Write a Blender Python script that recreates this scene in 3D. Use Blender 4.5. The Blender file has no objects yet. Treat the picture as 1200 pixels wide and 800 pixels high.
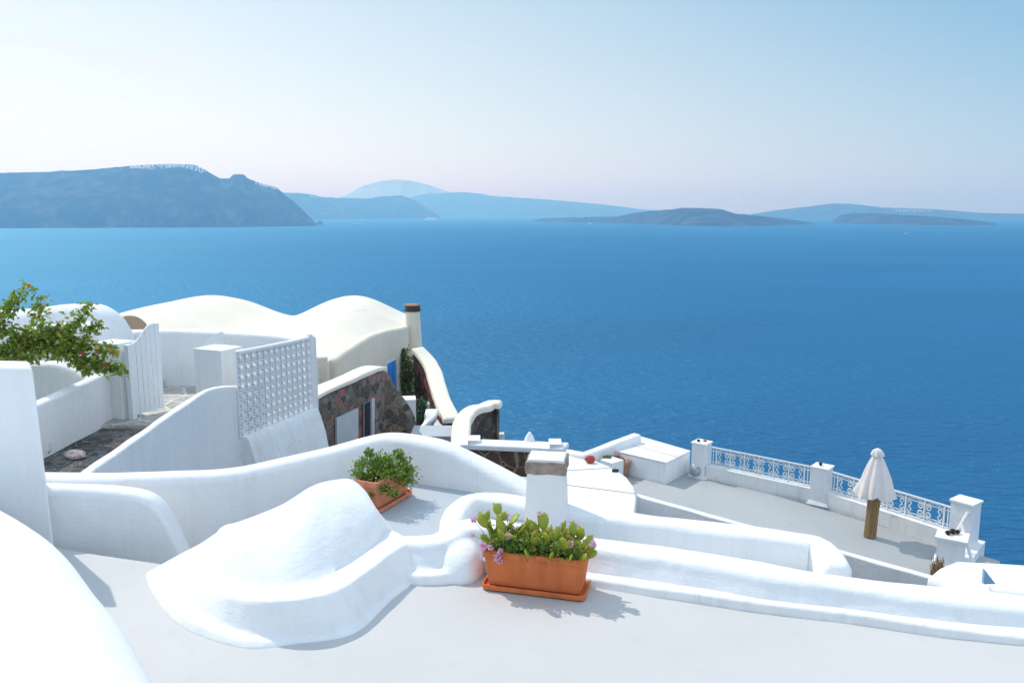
import bpy, bmesh, math, random
from mathutils import Vector, noise, Matrix
random.seed(7)
R = math.radians
scene = bpy.context.scene
COL = scene.collection

# ------------------------------------------------------------------ camera geometry
F = 942.0; TH = math.atan(152/942.0); CT, ST = math.cos(TH), math.sin(TH); CZ = 2.5
SEA = -117.5
def ray(px, py):
    u = (px-600)/F; v = (400-py)/F
    return Vector((u, CT+v*ST, -ST+v*CT))
def G(px, py, z):
    d = ray(px, py); s = (z-CZ)/d.z
    return Vector((d.x*s, d.y*s, z))
def P(px, py, Y):
    d = ray(px, py); s = Y/d.y
    return Vector((d.x*s, Y, CZ+d.z*s))
def PV(px, py, A, B, off=0.0):
    """point on the vertical plane through plan points A, B (pushed off towards the viewer)"""
    d = ray(px, py); n = Vector((-(B[1]-A[1]), B[0]-A[0], 0)).normalized()
    if n.dot(Vector((-A[0], -A[1], 0))) < 0: n = -n
    a = Vector((A[0], A[1], 0)) + n*off
    s = n.dot(a)/n.dot(Vector((d.x, d.y, 0)))
    return Vector((d.x*s, d.y*s, CZ+d.z*s))

SUN_EL = R(46); SUN_DIR = Vector((-.72, .69, 0)).normalized()*math.cos(SUN_EL) + Vector((0, 0, math.sin(SUN_EL)))

# ------------------------------------------------------------------ materials
def new_mat(name):
    m = bpy.data.materials.new(name); m.use_nodes = True
    nt = m.node_tree; b = nt.nodes['Principled BSDF']
    return m, nt, b
def N(nt, t, **kw):
    n = nt.nodes.new(t)
    for k, v in kw.items():
        if k in n.inputs: n.inputs[k].default_value = v
        else: setattr(n, k, v)
    return n
def ramp(nt, fac, stops):
    r = nt.nodes.new('ShaderNodeValToRGB'); el = r.color_ramp.elements
    el[0].position = stops[0][0]; el[0].color = (*stops[0][1], 1)
    el[1].position = stops[-1][0]; el[1].color = (*stops[-1][1], 1)
    for p, c in stops[1:-1]:
        e = el.new(p); e.color = (*c, 1)
    nt.links.new(fac, r.inputs[0]); return r.outputs[0]
def coords(nt, scale=(1, 1, 1)):
    g = nt.nodes.new('ShaderNodeNewGeometry'); mp = nt.nodes.new('ShaderNodeMapping')
    mp.inputs['Scale'].default_value = scale
    nt.links.new(g.outputs['Position'], mp.inputs['Vector']); return mp.outputs[0]
def plaster(name, c1, c2, scale=2.0, bump=.25, rough=.85, fine=55, stain=None, stain_amt=.0):
    m, nt, b = new_mat(name); v = coords(nt)
    n1 = N(nt, 'ShaderNodeTexNoise', Scale=scale, Detail=6.0, Roughness=.6)
    n2 = N(nt, 'ShaderNodeTexNoise', Scale=fine, Detail=4.0, Roughness=.6)
    n3 = N(nt, 'ShaderNodeTexNoise', Scale=7.0, Detail=5.0, Roughness=.55)
    for n in (n1, n2, n3): nt.links.new(v, n.inputs['Vector'])
    col = ramp(nt, n1.outputs[0], [(.3, c1), (.7, c2)])
    if stain:
        n4 = N(nt, 'ShaderNodeTexNoise', Scale=3.2, Detail=9.0, Roughness=.72); nt.links.new(v, n4.inputs['Vector'])
        f = ramp(nt, n4.outputs[0], [(.58, (0, 0, 0)), (.72, (stain_amt,)*3)])
        mx = N(nt, 'ShaderNodeMix', data_type='RGBA'); nt.links.new(f, mx.inputs[0])
        nt.links.new(col, mx.inputs[6]); mx.inputs[7].default_value = (*stain, 1); col = mx.outputs[2]
    nt.links.new(col, b.inputs['Base Color']); b.inputs['Roughness'].default_value = rough
    b.inputs['Specular IOR Level'].default_value = .25
    b1 = N(nt, 'ShaderNodeBump', Strength=bump, Distance=.02); nt.links.new(n3.outputs[0], b1.inputs['Height'])
    b2 = N(nt, 'ShaderNodeBump', Strength=bump*.8, Distance=.004); nt.links.new(n2.outputs[0], b2.inputs['Height'])
    nt.links.new(b1.outputs[0], b2.inputs['Normal']); nt.links.new(b2.outputs[0], b.inputs['Normal'])
    return m
def plain(name, c, rough=.6, var=.15, scale=12, bump=.1, trans=0.0, spec=.4):
    m, nt, b = new_mat(name); v = coords(nt)
    n1 = N(nt, 'ShaderNodeTexNoise', Scale=scale, Detail=5.0); nt.links.new(v, n1.inputs['Vector'])
    lo = tuple(x*(1-var) for x in c); hi = tuple(min(1, x*(1+var)) for x in c)
    nt.links.new(ramp(nt, n1.outputs[0], [(.3, lo), (.7, hi)]), b.inputs['Base Color'])
    b.inputs['Roughness'].default_value = rough; b.inputs['Specular IOR Level'].default_value = spec
    bp = N(nt, 'ShaderNodeBump', Strength=bump, Distance=.01); nt.links.new(n1.outputs[0], bp.inputs['Height'])
    nt.links.new(bp.outputs[0], b.inputs['Normal'])
    if trans:
        tr = nt.nodes.new('ShaderNodeBsdfTranslucent'); nt.links.new(b.inputs['Base Color'].links[0].from_socket, tr.inputs[0])
        mx = N(nt, 'ShaderNodeMixShader'); mx.inputs[0].default_value = trans
        nt.links.new(b.outputs[0], mx.inputs[1]); nt.links.new(tr.outputs[0], mx.inputs[2])
        nt.links.new(mx.outputs[0], nt.nodes['Material Output'].inputs[0])
    return m
def leafmat(name, cols, trans=.35, scale=30):
    """per-leaf colour through a face-island random value"""
    m, nt, b = new_mat(name); g = nt.nodes.new('ShaderNodeNewGeometry')
    st = [(i/(len(cols)-1), c) for i, c in enumerate(cols)]
    c = ramp(nt, g.outputs['Random Per Island'], st)
    nt.links.new(c, b.inputs['Base Color']); b.inputs['Roughness'].default_value = .45
    tr = nt.nodes.new('ShaderNodeBsdfTranslucent'); nt.links.new(c, tr.inputs[0])
    mx = N(nt, 'ShaderNodeMixShader'); mx.inputs[0].default_value = trans
    nt.links.new(b.outputs[0], mx.inputs[1]); nt.links.new(tr.outputs[0], mx.inputs[2])
    nt.links.new(mx.outputs[0], nt.nodes['Material Output'].inputs[0]); return m
def stone(name, scale, cols, mortar, mw=.06, stretch=(1, 1, 1), bump=.9):
    m, nt, b = new_mat(name); v = coords(nt, stretch)
    nz = N(nt, 'ShaderNodeTexNoise', Scale=scale*.8, Detail=3.0); nt.links.new(v, nz.inputs['Vector'])
    mxv = N(nt, 'ShaderNodeMix', data_type='RGBA'); mxv.inputs[0].default_value = .12
    nt.links.new(v, mxv.inputs[6]); nt.links.new(nz.outputs['Color'], mxv.inputs[7])
    vo = N(nt, 'ShaderNodeTexVoronoi', Scale=scale); ve = N(nt, 'ShaderNodeTexVoronoi', Scale=scale, feature='DISTANCE_TO_EDGE')
    nt.links.new(mxv.outputs[2], vo.inputs['Vector']); nt.links.new(mxv.outputs[2], ve.inputs['Vector'])
    sep = nt.nodes.new('ShaderNodeSeparateColor'); nt.links.new(vo.outputs['Color'], sep.inputs[0])
    st = [(i/(len(cols)), c) for i, c in enumerate(cols)]
    rr = nt.nodes.new('ShaderNodeValToRGB'); rr.color_ramp.interpolation = 'CONSTANT'; el = rr.color_ramp.elements
    el[0].position = 0; el[0].color = (*cols[0], 1); el[1].position = st[-1][0]; el[1].color = (*cols[-1], 1)
    for p, c in st[1:-1]: e = el.new(p); e.color = (*c, 1)
    nt.links.new(sep.outputs[0], rr.inputs[0])
    n2 = N(nt, 'ShaderNodeTexNoise', Scale=scale*5, Detail=6.0, Roughness=.7); nt.links.new(v, n2.inputs['Vector'])
    mul = N(nt, 'ShaderNodeMix', data_type='RGBA', blend_type='MULTIPLY'); mul.inputs[0].default_value = .8
    nt.links.new(rr.outputs[0], mul.inputs[6]); nt.links.new(ramp(nt, n2.outputs[0], [(.3, (.45, .45, .45)), (.65, (1, 1, 1))]), mul.inputs[7])
    ed = ramp(nt, ve.outputs['Distance'], [(mw*.5, (0, 0, 0)), (mw*1.5, (1, 1, 1))])
    mx = N(nt, 'ShaderNodeMix', data_type='RGBA'); nt.links.new(ed, mx.inputs[0])
    mx.inputs[6].default_value = (*mortar, 1); nt.links.new(mul.outputs[2], mx.inputs[7])
    nt.links.new(mx.outputs[2], b.inputs['Base Color']); b.inputs['Roughness'].default_value = .95
    b.inputs['Specular IOR Level'].default_value = .15
    bp = N(nt, 'ShaderNodeBump', Strength=bump, Distance=.04); nt.links.new(ed, bp.inputs['Height'])
    bq = N(nt, 'ShaderNodeBump', Strength=.6, Distance=.02); nt.links.new(n2.outputs[0], bq.inputs['Height'])
    nt.links.new(bp.outputs[0], bq.inputs['Normal']); nt.links.new(bq.outputs[0], b.inputs['Normal'])
    return m

def wear(mat, crack=.5, scale=1.1, width=.010, dark=.62, scuff=None):
    """hairline cracks (only in patches) and pale scuffs laid over a plaster's own colour"""
    nt = mat.node_tree; b = nt.nodes['Principled BSDF']; src = b.inputs['Base Color'].links[0].from_socket; v = coords(nt)
    nz = N(nt, 'ShaderNodeTexNoise', Scale=2.5, Detail=6.0); nt.links.new(v, nz.inputs['Vector'])
    mv = N(nt, 'ShaderNodeMix', data_type='RGBA'); mv.inputs[0].default_value = .35; nt.links.new(v, mv.inputs[6]); nt.links.new(nz.outputs['Color'], mv.inputs[7])
    vo = N(nt, 'ShaderNodeTexVoronoi', Scale=scale, feature='DISTANCE_TO_EDGE'); nt.links.new(mv.outputs[2], vo.inputs['Vector'])
    e = ramp(nt, vo.outputs['Distance'], [(0, (1, 1, 1)), (width, (0, 0, 0))])
    ms = N(nt, 'ShaderNodeTexNoise', Scale=.9, Detail=3.0); nt.links.new(v, ms.inputs['Vector'])
    m2 = ramp(nt, ms.outputs[0], [(.50, (0, 0, 0)), (.60, (crack,)*3)])
    mu = N(nt, 'ShaderNodeMix', data_type='RGBA', blend_type='MULTIPLY'); mu.inputs[0].default_value = 1; nt.links.new(e, mu.inputs[6]); nt.links.new(m2, mu.inputs[7])
    mx = N(nt, 'ShaderNodeMix', data_type='RGBA'); nt.links.new(mu.outputs[2], mx.inputs[0]); nt.links.new(src, mx.inputs[6]); mx.inputs[7].default_value = (dark*.8, dark*.78, dark*.74, 1)
    out = mx.outputs[2]
    if scuff:
        n5 = N(nt, 'ShaderNodeTexNoise', Scale=scuff, Detail=10.0, Roughness=.8, Distortion=1.5); nt.links.new(v, n5.inputs['Vector'])
        f = ramp(nt, n5.outputs[0], [(.60, (0, 0, 0)), (.68, (.45,)*3)]); m3 = N(nt, 'ShaderNodeMix', data_type='RGBA'); nt.links.new(f, m3.inputs[0]); nt.links.new(out, m3.inputs[6]); m3.inputs[7].default_value = (.60, .60, .59, 1); out = m3.outputs[2]
    nt.links.new(out, b.inputs['Base Color'])
M = {}
M['white'] = plaster('white_limewash', (.76, .765, .77), (.81, .81, .81), 1.4, .5)
M['white_old'] = plaster('weathered_limewash', (.72, .715, .70), (.82, .815, .81), 1.8, .45, stain=(.42, .40, .36), stain_amt=.5)
M['white_smooth'] = plaster('smooth_limewash', (.77, .775, .78), (.81, .81, .81), .8, .3)
M['cream'] = plaster('cream_render', (.69, .62, .51), (.75, .68, .57), .5, .2, fine=30)
M['cream_light'] = plaster('pale_cream_limewash', (.75, .68, .57), (.80, .74, .63), .8, .25, fine=30)
M['tan'] = plaster('shade_tan_render', (.50, .37, .24), (.56, .43, .30), 1, .2)  # shaded arch front of the cream house, shade put into the tan
M['floor'] = plaster('grey_cement_paint', (.485, .483, .478), (.54, .536, .528), .55, .10, .8, fine=90, stain=(.42, .425, .43), stain_amt=.35)
M['floor_shade_blue'] = plaster('shade_blue_cement_paint', (.42, .46, .50), (.47, .50, .53), .9, .12, .75, stain=(.36, .38, .4), stain_amt=.4)  # cement floor with the blue of shade put into its colour
M['lower_floor'] = plaster('worn_grey_terrace_paint', (.355, .37, .375), (.40, .415, .42), .35, .12, .8, stain=(.43, .44, .44), stain_amt=.3)
M['court'] = stone('courtyard_paving', 2.2, [(.5, .47, .42), (.55, .53, .49), (.46, .44, .4), (.58, .55, .5)], (.62, .61, .58), .05, bump=.4)
M['path'] = stone('dark_volcanic_paving', 6.0, [(.10, .10, .10), (.15, .14, .13), (.21, .2, .19), (.08, .08, .085), (.13, .12, .115)], (.24, .235, .22), .05)
M['lava'] = stone('lava_masonry', 6, [(.11, .09, .08), (.18, .145, .125), (.26, .215, .18), (.48, .19, .15), (.14, .12, .105), (.22, .18, .15), (.11, .10, .09), (.36, .19, .16), (.17, .14, .12), (.32, .27, .23)], (.25, .22, .19), .05)
M['lava_dark'] = stone('dark_lava_masonry', 5.5, [(.06, .052, .045), (.09, .077, .065), (.13, .11, .09), (.19, .16, .135), (.07, .062, .055)], (.10, .09, .08), .05)
M['lava_red'] = stone('reddish_lava_masonry', 6, [(.05, .04, .035), (.32, .10, .07), (.09, .06, .05), (.22, .09, .07), (.045, .04, .04), (.14, .08, .065)], (.09, .075, .065), .05)
M['lava_brown'] = stone('brown_pointed_masonry', 3.2, [(.13, .075, .055), (.10, .06, .045), (.18, .11, .08), (.12, .085, .07), (.15, .09, .06)], (.30, .22, .17), .045)
M['cliff'] = stone('volcanic_cliff', .12, [(.10, .075, .06), (.15, .10, .08), (.08, .065, .055), (.18, .12, .09)], (.12, .09, .07), .1, (1, 1, .4))
M['capstone'] = plaster('brown_tuff_stone', (.22, .165, .13), (.42, .34, .28), 14, .9, .95, fine=80)
M['terracotta'] = plaster('terracotta', (.56, .145, .045), (.66, .19, .065), 6, .2, .8, fine=70, stain=(.38, .085, .03), stain_amt=.6)
M['terracotta_dull'] = plaster('pale_terracotta', (.56, .20, .11), (.66, .26, .15), 9, .2, .8, fine=70)
M['clay'] = plaster('weathered_clay', (.38, .2, .13), (.52, .31, .21), 8, .3, .9)
M['redclay'] = plaster('red_clay', (.34, .06, .035), (.45, .1, .06), 14, .4, .8)
M['soil'] = plain('potting_soil', (.05, .035, .025), .95, .4, 60, .6)
M['wood'] = plain('white_painted_wood', (.74, .77, .80), .55, .06, 25, .2)
M['iron'] = plain('white_painted_iron', (.76, .76, .74), .45, .08, 30, .15)
M['blue'] = plain('blue_paint', (.05, .30, .72), .5, .12, 8, .05)
M['paleblue'] = plain('pale_blue', (.30, .52, .72), .5, .1, 8, .05)
M['greydoor'] = plaster('grey_metal_panel', (.48, .50, .52), (.55, .57, .59), 3, .15, .5)
M['greyframe'] = plain('blue_grey_frame_paint', (.28, .33, .38), .5, .15, 20, .1)
M['dark'] = plain('unlit_inside_dark', (.025, .028, .03), .9, .2)
M['darkmetal'] = plain('blackened_metal', (.04, .035, .03), .6, .3, 40, .3)
M['copper'] = plain('rusty_cover_plate', (.30, .17, .09), .7, .3, 20, .2)
M['canvas'] = plain('cream_canvas', (.84, .78, .76), .9, .05, 20, .1, trans=.25)
M['cone'] = plain('pine_cone', (.10, .07, .05), .9, .4, 90, .6)
M['globe'] = plaster('mottled_stoneware', (.18, .19, .2), (.66, .67, .68), 18, .5, .6)
M['straw'] = leafmat('dry_straw', [(.30, .17, .07), (.46, .30, .15), (.38, .24, .11)], .2)
M['bark'] = plain('brown_bark', (.15, .10, .06), .9, .3, 60, .6)
M['pad'] = leafmat('cactus_skin', [(.20, .28, .025), (.34, .41, .035), (.46, .50, .06), (.27, .35, .03)], .32)
M['bush'] = leafmat('bush_leaf', [(.07, .15, .02), (.16, .27, .03), (.26, .36, .05), (.12, .21, .03), (.36, .44, .14)], .4)
M['boug'] = leafmat('vine_leaf', [(.10, .19, .02), (.22, .34, .03), (.34, .44, .05), (.14, .24, .02), (.36, .32, .09), (.24, .36, .04)], .5)
M['darkleaf'] = leafmat('dark_leaf', [(.06, .10, .03), (.12, .18, .05), (.18, .24, .07)], .3)
M['agave'] = leafmat('blue_green_leaf', [(.05, .11, .06), (.08, .16, .09), (.06, .13, .06)], .2)
M['pink'] = leafmat('pink_petal', [(.78, .42, .62), (.85, .55, .72), (.70, .34, .58)], .35)
M['red'] = leafmat('red_bract', [(.55, .03, .08), (.65, .08, .08), (.5, .10, .06)], .35)
M['orange'] = leafmat('orange_bud', [(.6, .25, .05), (.7, .35, .08)], .3)
M['shipwhite'] = plain('white_ship_paint', (.85, .85, .85), .4, .02, .05, 0)
M['joint'] = plain('dark_joint_line', (.33, .33, .33), .9, .2)
M['ragred'] = plain('faded_red_stone', (.5, .40, .36), .9, .5, 14)

def streaks(mat, amt, bs):
    nt = mat.node_tree; b = nt.nodes['Principled BSDF']; src = b.inputs['Base Color'].links[0].from_socket
    v = coords(nt, (9, 9, .55)); n1 = N(nt, 'ShaderNodeTexNoise', Scale=1.0, Detail=6.0, Roughness=.65); nt.links.new(v, n1.inputs['Vector'])
    f = ramp(nt, n1.outputs[0], [(.50, (1, 1, 1)), (.72, (1-amt, 1-amt*1.02, 1-amt*1.06))])
    mx = N(nt, 'ShaderNodeMix', data_type='RGBA', blend_type='MULTIPLY'); mx.inputs[0].default_value = 1
    nt.links.new(src, mx.inputs[6]); nt.links.new(f, mx.inputs[7]); nt.links.new(mx.outputs[2], b.inputs['Base Color'])
    v2 = coords(nt, (1, 1, 5)); n2 = N(nt, 'ShaderNodeTexNoise', Scale=9.0, Detail=5.0, Roughness=.6, Distortion=.6); nt.links.new(v2, n2.inputs['Vector'])
    bp = N(nt, 'ShaderNodeBump', Strength=bs, Distance=.008); nt.links.new(n2.outputs[0], bp.inputs['Height'])
    nt.links.new(b.inputs['Normal'].links[0].from_socket, bp.inputs['Normal']); nt.links.new(bp.outputs[0], b.inputs['Normal'])
streaks(M['white'], .075, .5); streaks(M['white_old'], .12, .6); streaks(M['white_smooth'], .05, .25); streaks(M['cream'], .12, .3); streaks(M['terracotta'], .22, .4); streaks(M['terracotta_dull'], .2, .4)
wear(M['white'], .28, 1.0, .006, .7); wear(M['white_old'], .4, 2.2, .012, .55); wear(M['floor'], .2, .6, .004, .50, scuff=1.6); wear(M['lower_floor'], .5, .4, .006, .33, scuff=.8); wear(M['floor_shade_blue'], .5, .8, .008, .35, scuff=2); wear(M['cream_light'], .5, .35, .008, .5)
def sea_mat():
    m, nt, b = new_mat('deep_sea_water')
    v = coords(nt, (1, 1, 1))
    mp = N(nt, 'ShaderNodeMapping'); mp.inputs['Rotation'].default_value = (0, 0, R(-14)); mp.inputs['Scale'].default_value = (.45, 1, 1)
    nt.links.new(v, mp.inputs[0])
    n1 = N(nt, 'ShaderNodeTexNoise', Scale=.22, Detail=5.0, Roughness=.62, Distortion=.6)
    n2 = N(nt, 'ShaderNodeTexNoise', Scale=.045, Detail=4.0, Roughness=.6, Distortion=.4)
    n3 = N(nt, 'ShaderNodeTexNoise', Scale=.0016, Detail=7.0, Roughness=.62, Distortion=.8)
    for n in (n1, n2, n3): nt.links.new(mp.outputs[0], n.inputs['Vector'])
    nt.links.new(ramp(nt, n3.outputs[0], [(.36, (.0, .050, .155)), (.64, (.0, .074, .210))]), b.inputs['Base Color'])
    b.inputs['Roughness'].default_value = .28; b.inputs['IOR'].default_value = 1.33; b.inputs['Specular IOR Level'].default_value = .25
    b1 = N(nt, 'ShaderNodeBump', Strength=1.0, Distance=2.6); nt.links.new(n1.outputs[0], b1.inputs['Height'])
    b2 = N(nt, 'ShaderNodeBump', Strength=.5, Distance=4.0); nt.links.new(n2.outputs[0], b2.inputs['Height'])
    nt.links.new(b2.outputs[0], b1.inputs['Normal'])
    df = nt.nodes.new('ShaderNodeBsdfDiffuse'); gl = nt.nodes.new('ShaderNodeBsdfGlossy'); gl.inputs['Roughness'].default_value = .52; gl.inputs['Color'].default_value = (.30, .70, .92, 1)
    nt.links.new(b.inputs['Base Color'].links[0].from_socket, df.inputs[0])
    fr = nt.nodes.new('ShaderNodeFresnel'); fr.inputs[0].default_value = 1.33
    for q in (df, gl, fr): nt.links.new(b1.outputs[0], q.inputs['Normal'])
    mm = nt.nodes.new('ShaderNodeMath'); mm.operation = 'MULTIPLY'; mm.inputs[1].default_value = .18; nt.links.new(fr.outputs[0], mm.inputs[0])
    ms = nt.nodes.new('ShaderNodeMixShader'); nt.links.new(mm.outputs[0], ms.inputs[0]); nt.links.new(df.outputs[0], ms.inputs[1]); nt.links.new(gl.outputs[0], ms.inputs[2])
    nt.links.new(ms.outputs[0], nt.nodes['Material Output'].inputs[0]); nt.nodes.remove(b)
    return m
M['sea'] = sea_mat()
def rock_far():
    m, nt, b = new_mat('island_rock'); v = coords(nt, (1, 1, .6))
    n1 = N(nt, 'ShaderNodeTexNoise', Scale=.006, Detail=9.0, Roughness=.7); nt.links.new(v, n1.inputs['Vector'])
    nt.links.new(ramp(nt, n1.outputs[0], [(.38, (.02, .022, .026)), (.52, (.045, .043, .042)), (.64, (.11, .108, .105))]), b.inputs['Base Color'])
    b.inputs['Roughness'].default_value = 1; b.inputs['Specular IOR Level'].default_value = 0
    bp = N(nt, 'ShaderNodeBump', Strength=.8, Distance=60.0); nt.links.new(n1.outputs[0], bp.inputs['Height']); nt.links.new(bp.outputs[0], b.inputs['Normal'])
    return m
M['rock'] = rock_far()
M['rock_haze_pale'] = plaster('haze_pale_rock', (.20, .18, .155), (.34, .30, .25), .004, .3, 1, fine=.02)  # rock lightened so distance haze is partly in its colour

# ------------------------------------------------------------------ objects
ORG = {}
def tag(o, label=None, cat=None, group=None, kind=None):
    if label: o['label'] = label
    if cat: o['category'] = cat
    if group: o['group'] = group
    if kind: o['kind'] = kind
    return o
def thing(name, loc, label, cat, group=None):
    o = bpy.data.objects.new(name, None); COL.objects.link(o); o.location = loc; o.empty_display_size = .1
    ORG[o] = Vector(loc); return tag(o, label, cat, group)
def obj(name, bm, mat, parent=None, smooth=35, label=None, cat=None, group=None, kind=None):
    """link a bmesh given in world coordinates; its origin goes to the middle of its base"""
    bmesh.ops.recalc_face_normals(bm, faces=bm.faces) if smooth is not None and smooth >= 0 else None
    xs = [v.co.x for v in bm.verts]; ys = [v.co.y for v in bm.verts]; zs = [v.co.z for v in bm.verts]
    o0 = Vector(((min(xs)+max(xs))/2, (min(ys)+max(ys))/2, min(zs)))
    for v in bm.verts: v.co -= o0
    me = bpy.data.meshes.new(name); bm.to_mesh(me); bm.free()
    for m in (mat if isinstance(mat, (list, tuple)) else [mat]): me.materials.append(m)
    if smooth:
        for p in me.polygons: p.use_smooth = True
        if smooth > 0 and smooth < 170: me.set_sharp_from_angle(angle=R(smooth))
    o = bpy.data.objects.new(name, me); COL.objects.link(o)
    ORG[o] = o0
    if parent: o.parent = parent; o.location = o0-ORG[parent]
    else: o.location = o0
    return tag(o, label, cat, group, kind)
def catmull(pts, step):
    out = []; n = len(pts)
    for i in range(n-1):
        p0 = pts[max(i-1, 0)]; p1 = pts[i]; p2 = pts[i+1]; p3 = pts[min(i+2, n-1)]
        L = math.dist(p1[:3], p2[:3]); k = max(2, int(L/step))
        for j in range(k):
            t = j/k
            # centripetal-ish safe hermite with limited tangents
            q = []
            for a, b, c, d in zip(p0, p1, p2, p3):
                m1 = (c-a)/2; m2 = (d-b)/2
                lim = 1.5*abs(c-b)+1e-9
                if L < math.dist(p0[:3], p1[:3])*.5 or L < math.dist(p2[:3], p3[:3])*.5:
                    m1 = max(-lim, min(lim, m1)); m2 = max(-lim, min(lim, m2))
                h1 = 2*t**3-3*t**2+1; h2 = -2*t**3+3*t**2; h3 = t**3-2*t**2+t; h4 = t**3-t**2
                q.append(h1*b+h2*c+h3*m1+h4*m2)
            out.append(q)
    out.append(list(pts[-1])); return out
def sweep(pts, zbot, th=.2, r=None, step=.08, jit=.008, smoothpath=True, zbotrel=None, arc=5, ends=True, bm=None, bat=0.0):
    """a plastered wall: pts = (x, y, ztop[, thickness]); rounded top edge of radius r"""
    bm = bm or bmesh.new()
    P4 = [(p[0], p[1], p[2], p[3] if len(p) > 3 else th) for p in pts]
    S = catmull(P4, step) if smoothpath else P4
    if not smoothpath:
        S = []
        for a, b in zip(P4[:-1], P4[1:]):
            k = max(1, int(math.dist(a[:3], b[:3])/step))
            S += [[a[i]+(b[i]-a[i])*j/k for i in range(4)] for j in range(k)]
        S.append(list(P4[-1]))
    secs = []
    n = len(S)
    def section(x, y, zt, h, nx, ny, zb, rr):
        rr = max(1e-4, min(rr, h*.999))
        bb = bat*(zt-rr-zb); prof = [(-h-bb, zb), (-h-bb*.67, zb+(zt-rr-zb)*.33), (-h-bb*.34, zb+(zt-rr-zb)*.66), (-h, zt-rr)]
        for k in range(1, arc+1):
            a = k/arc*math.pi/2; prof.append((-h+rr-rr*math.cos(a), zt-rr+rr*math.sin(a)))
        for k in range(0, arc):
            a = k/arc*math.pi/2; prof.append((h-rr+rr*math.sin(a), zt-rr+rr*math.cos(a)))
        prof += [(h, zt-rr), (h+bb*.34, zb+(zt-rr-zb)*.66), (h+bb*.67, zb+(zt-rr-zb)*.33), (h+bb, zb)]
        vs = []
        for o, z in prof:
            q = Vector((x+nx*o, y+ny*o, z))
            if jit:
                d = noise.noise(q*1.7)*jit*1.3 + noise.noise(q*5+Vector((9, 3, 1)))*jit*.6
                s = 1 if o > 0 else -1
                q += Vector((nx*s*d, ny*s*d, (noise.noise(q*1.3+Vector((4, 4, 4)))*jit*1.2 if z > zb+1e-5 else 0)))
            vs.append(bm.verts.new(q))
        return vs
    for i in range(n):
        a = S[max(i-1, 0)]; b = S[min(i+1, n-1)]
        t = Vector((b[0]-a[0], b[1]-a[1])).normalized(); nx, ny = -t.y, t.x
        x, y, zt, w = S[i]; h = w/2; rr = r if r is not None else h
        zb = zbot if zbotrel is None else zt-zbotrel
        if i == 0 and ends:
            for k in (3, 2, 1):
                ph = k/3*math.pi/2*.93; e = rr*math.sin(ph); dz = rr*(1-math.cos(ph))
                secs.append(section(x-t.x*e, y-t.y*e, zt-dz, max(h-dz, .01), nx, ny, zb, rr*math.cos(ph)+.002))
        secs.append(section(x, y, zt, h, nx, ny, zb, rr))
        if i == n-1 and ends:
            for k in (1, 2, 3):
                ph = k/3*math.pi/2*.93; e = rr*math.sin(ph); dz = rr*(1-math.cos(ph))
                secs.append(section(x+t.x*e, y+t.y*e, zt-dz, max(h-dz, .01), nx, ny, zb, rr*math.cos(ph)+.002))
    for A, B in zip(secs[:-1], secs[1:]):
        for j in range(len(A)-1):
            bm.faces.new((A[j], B[j], B[j+1], A[j+1]))
        bm.faces.new((A[-1], B[-1], B[0], A[0]))
    bm.faces.new(secs[0]); bm.faces.new(list(reversed(secs[-1])))
    return bm
def pxw(rows, th=None):
    """rows of (px, py, Y[, thickness]) -> wall points"""
    out = []
    for r in rows:
        p = P(r[0], r[1], r[2]); out.append((p.x, p.y, p.z)+tuple(r[3:]))
    return out
def pzw(rows):
    """rows of (px, py, z[, thickness]) -> wall points"""
    out = []
    for r in rows:
        p = G(r[0], r[1], r[2]); out.append((p.x, p.y, p.z)+tuple(r[3:]))
    return out
def bevel(bm, w, seg=2, angle=30):
    es = [e for e in bm.edges if len(e.link_faces) == 2 and e.calc_face_angle(0) > R(angle)]
    if w: bmesh.ops.bevel(bm, geom=es, offset=w, segments=seg, profile=.5, affect='EDGES', clamp_overlap=True)
    return bm
def prism(poly, z0, z1, bev=0, bm=None, seg=2):
    own = bm is None; b = bmesh.new()
    n = len(poly)
    zz = z1 if isinstance(z1, (list, tuple)) else [z1]*n
    lo = [b.verts.new((p[0], p[1], z0)) for p in poly]; hi = [b.verts.new((p[0], p[1], z)) for p, z in zip(poly, zz)]
    b.faces.new(list(reversed(lo))); b.faces.new(hi)
    for i in range(n): b.faces.new((lo[i], lo[(i+1) % n], hi[(i+1) % n], hi[i]))
    bmesh.ops.recalc_face_normals(b, faces=b.faces); bevel(b, bev, seg)
    if own: return b
    join(bm, b); return bm
def join(dst, src):
    me = bpy.data.meshes.new('tmp'); src.to_mesh(me); src.free(); dst.from_mesh(me); bpy.data.meshes.remove(me); return dst
def box(c, s, rz=0, bev=0, top=1.0, bm=None, seg=2, topshift=(0, 0)):
    """box with base centre c, size s, upper face scaled by top"""
    b = bmesh.new(); cr, sr = math.cos(rz), math.sin(rz); vs = []
    for k in (0, 1):
        f = 1 if k == 0 else top
        for sx, sy in ((-1, -1), (1, -1), (1, 1), (-1, 1)):
            x = sx*s[0]/2*f+(topshift[0] if k else 0); y = sy*s[1]/2*f+(topshift[1] if k else 0)
            vs.append(b.verts.new((c[0]+x*cr-y*sr, c[1]+x*sr+y*cr, c[2]+k*s[2])))
    b.faces.new((vs[3], vs[2], vs[1], vs[0])); b.faces.new(vs[4:])
    for i in range(4): b.faces.new((vs[i], vs[(i+1) % 4], vs[4+(i+1) % 4], vs[4+i]))
    bevel(b, bev, seg)
    if bm is None: return b
    join(bm, b); return bm
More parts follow.
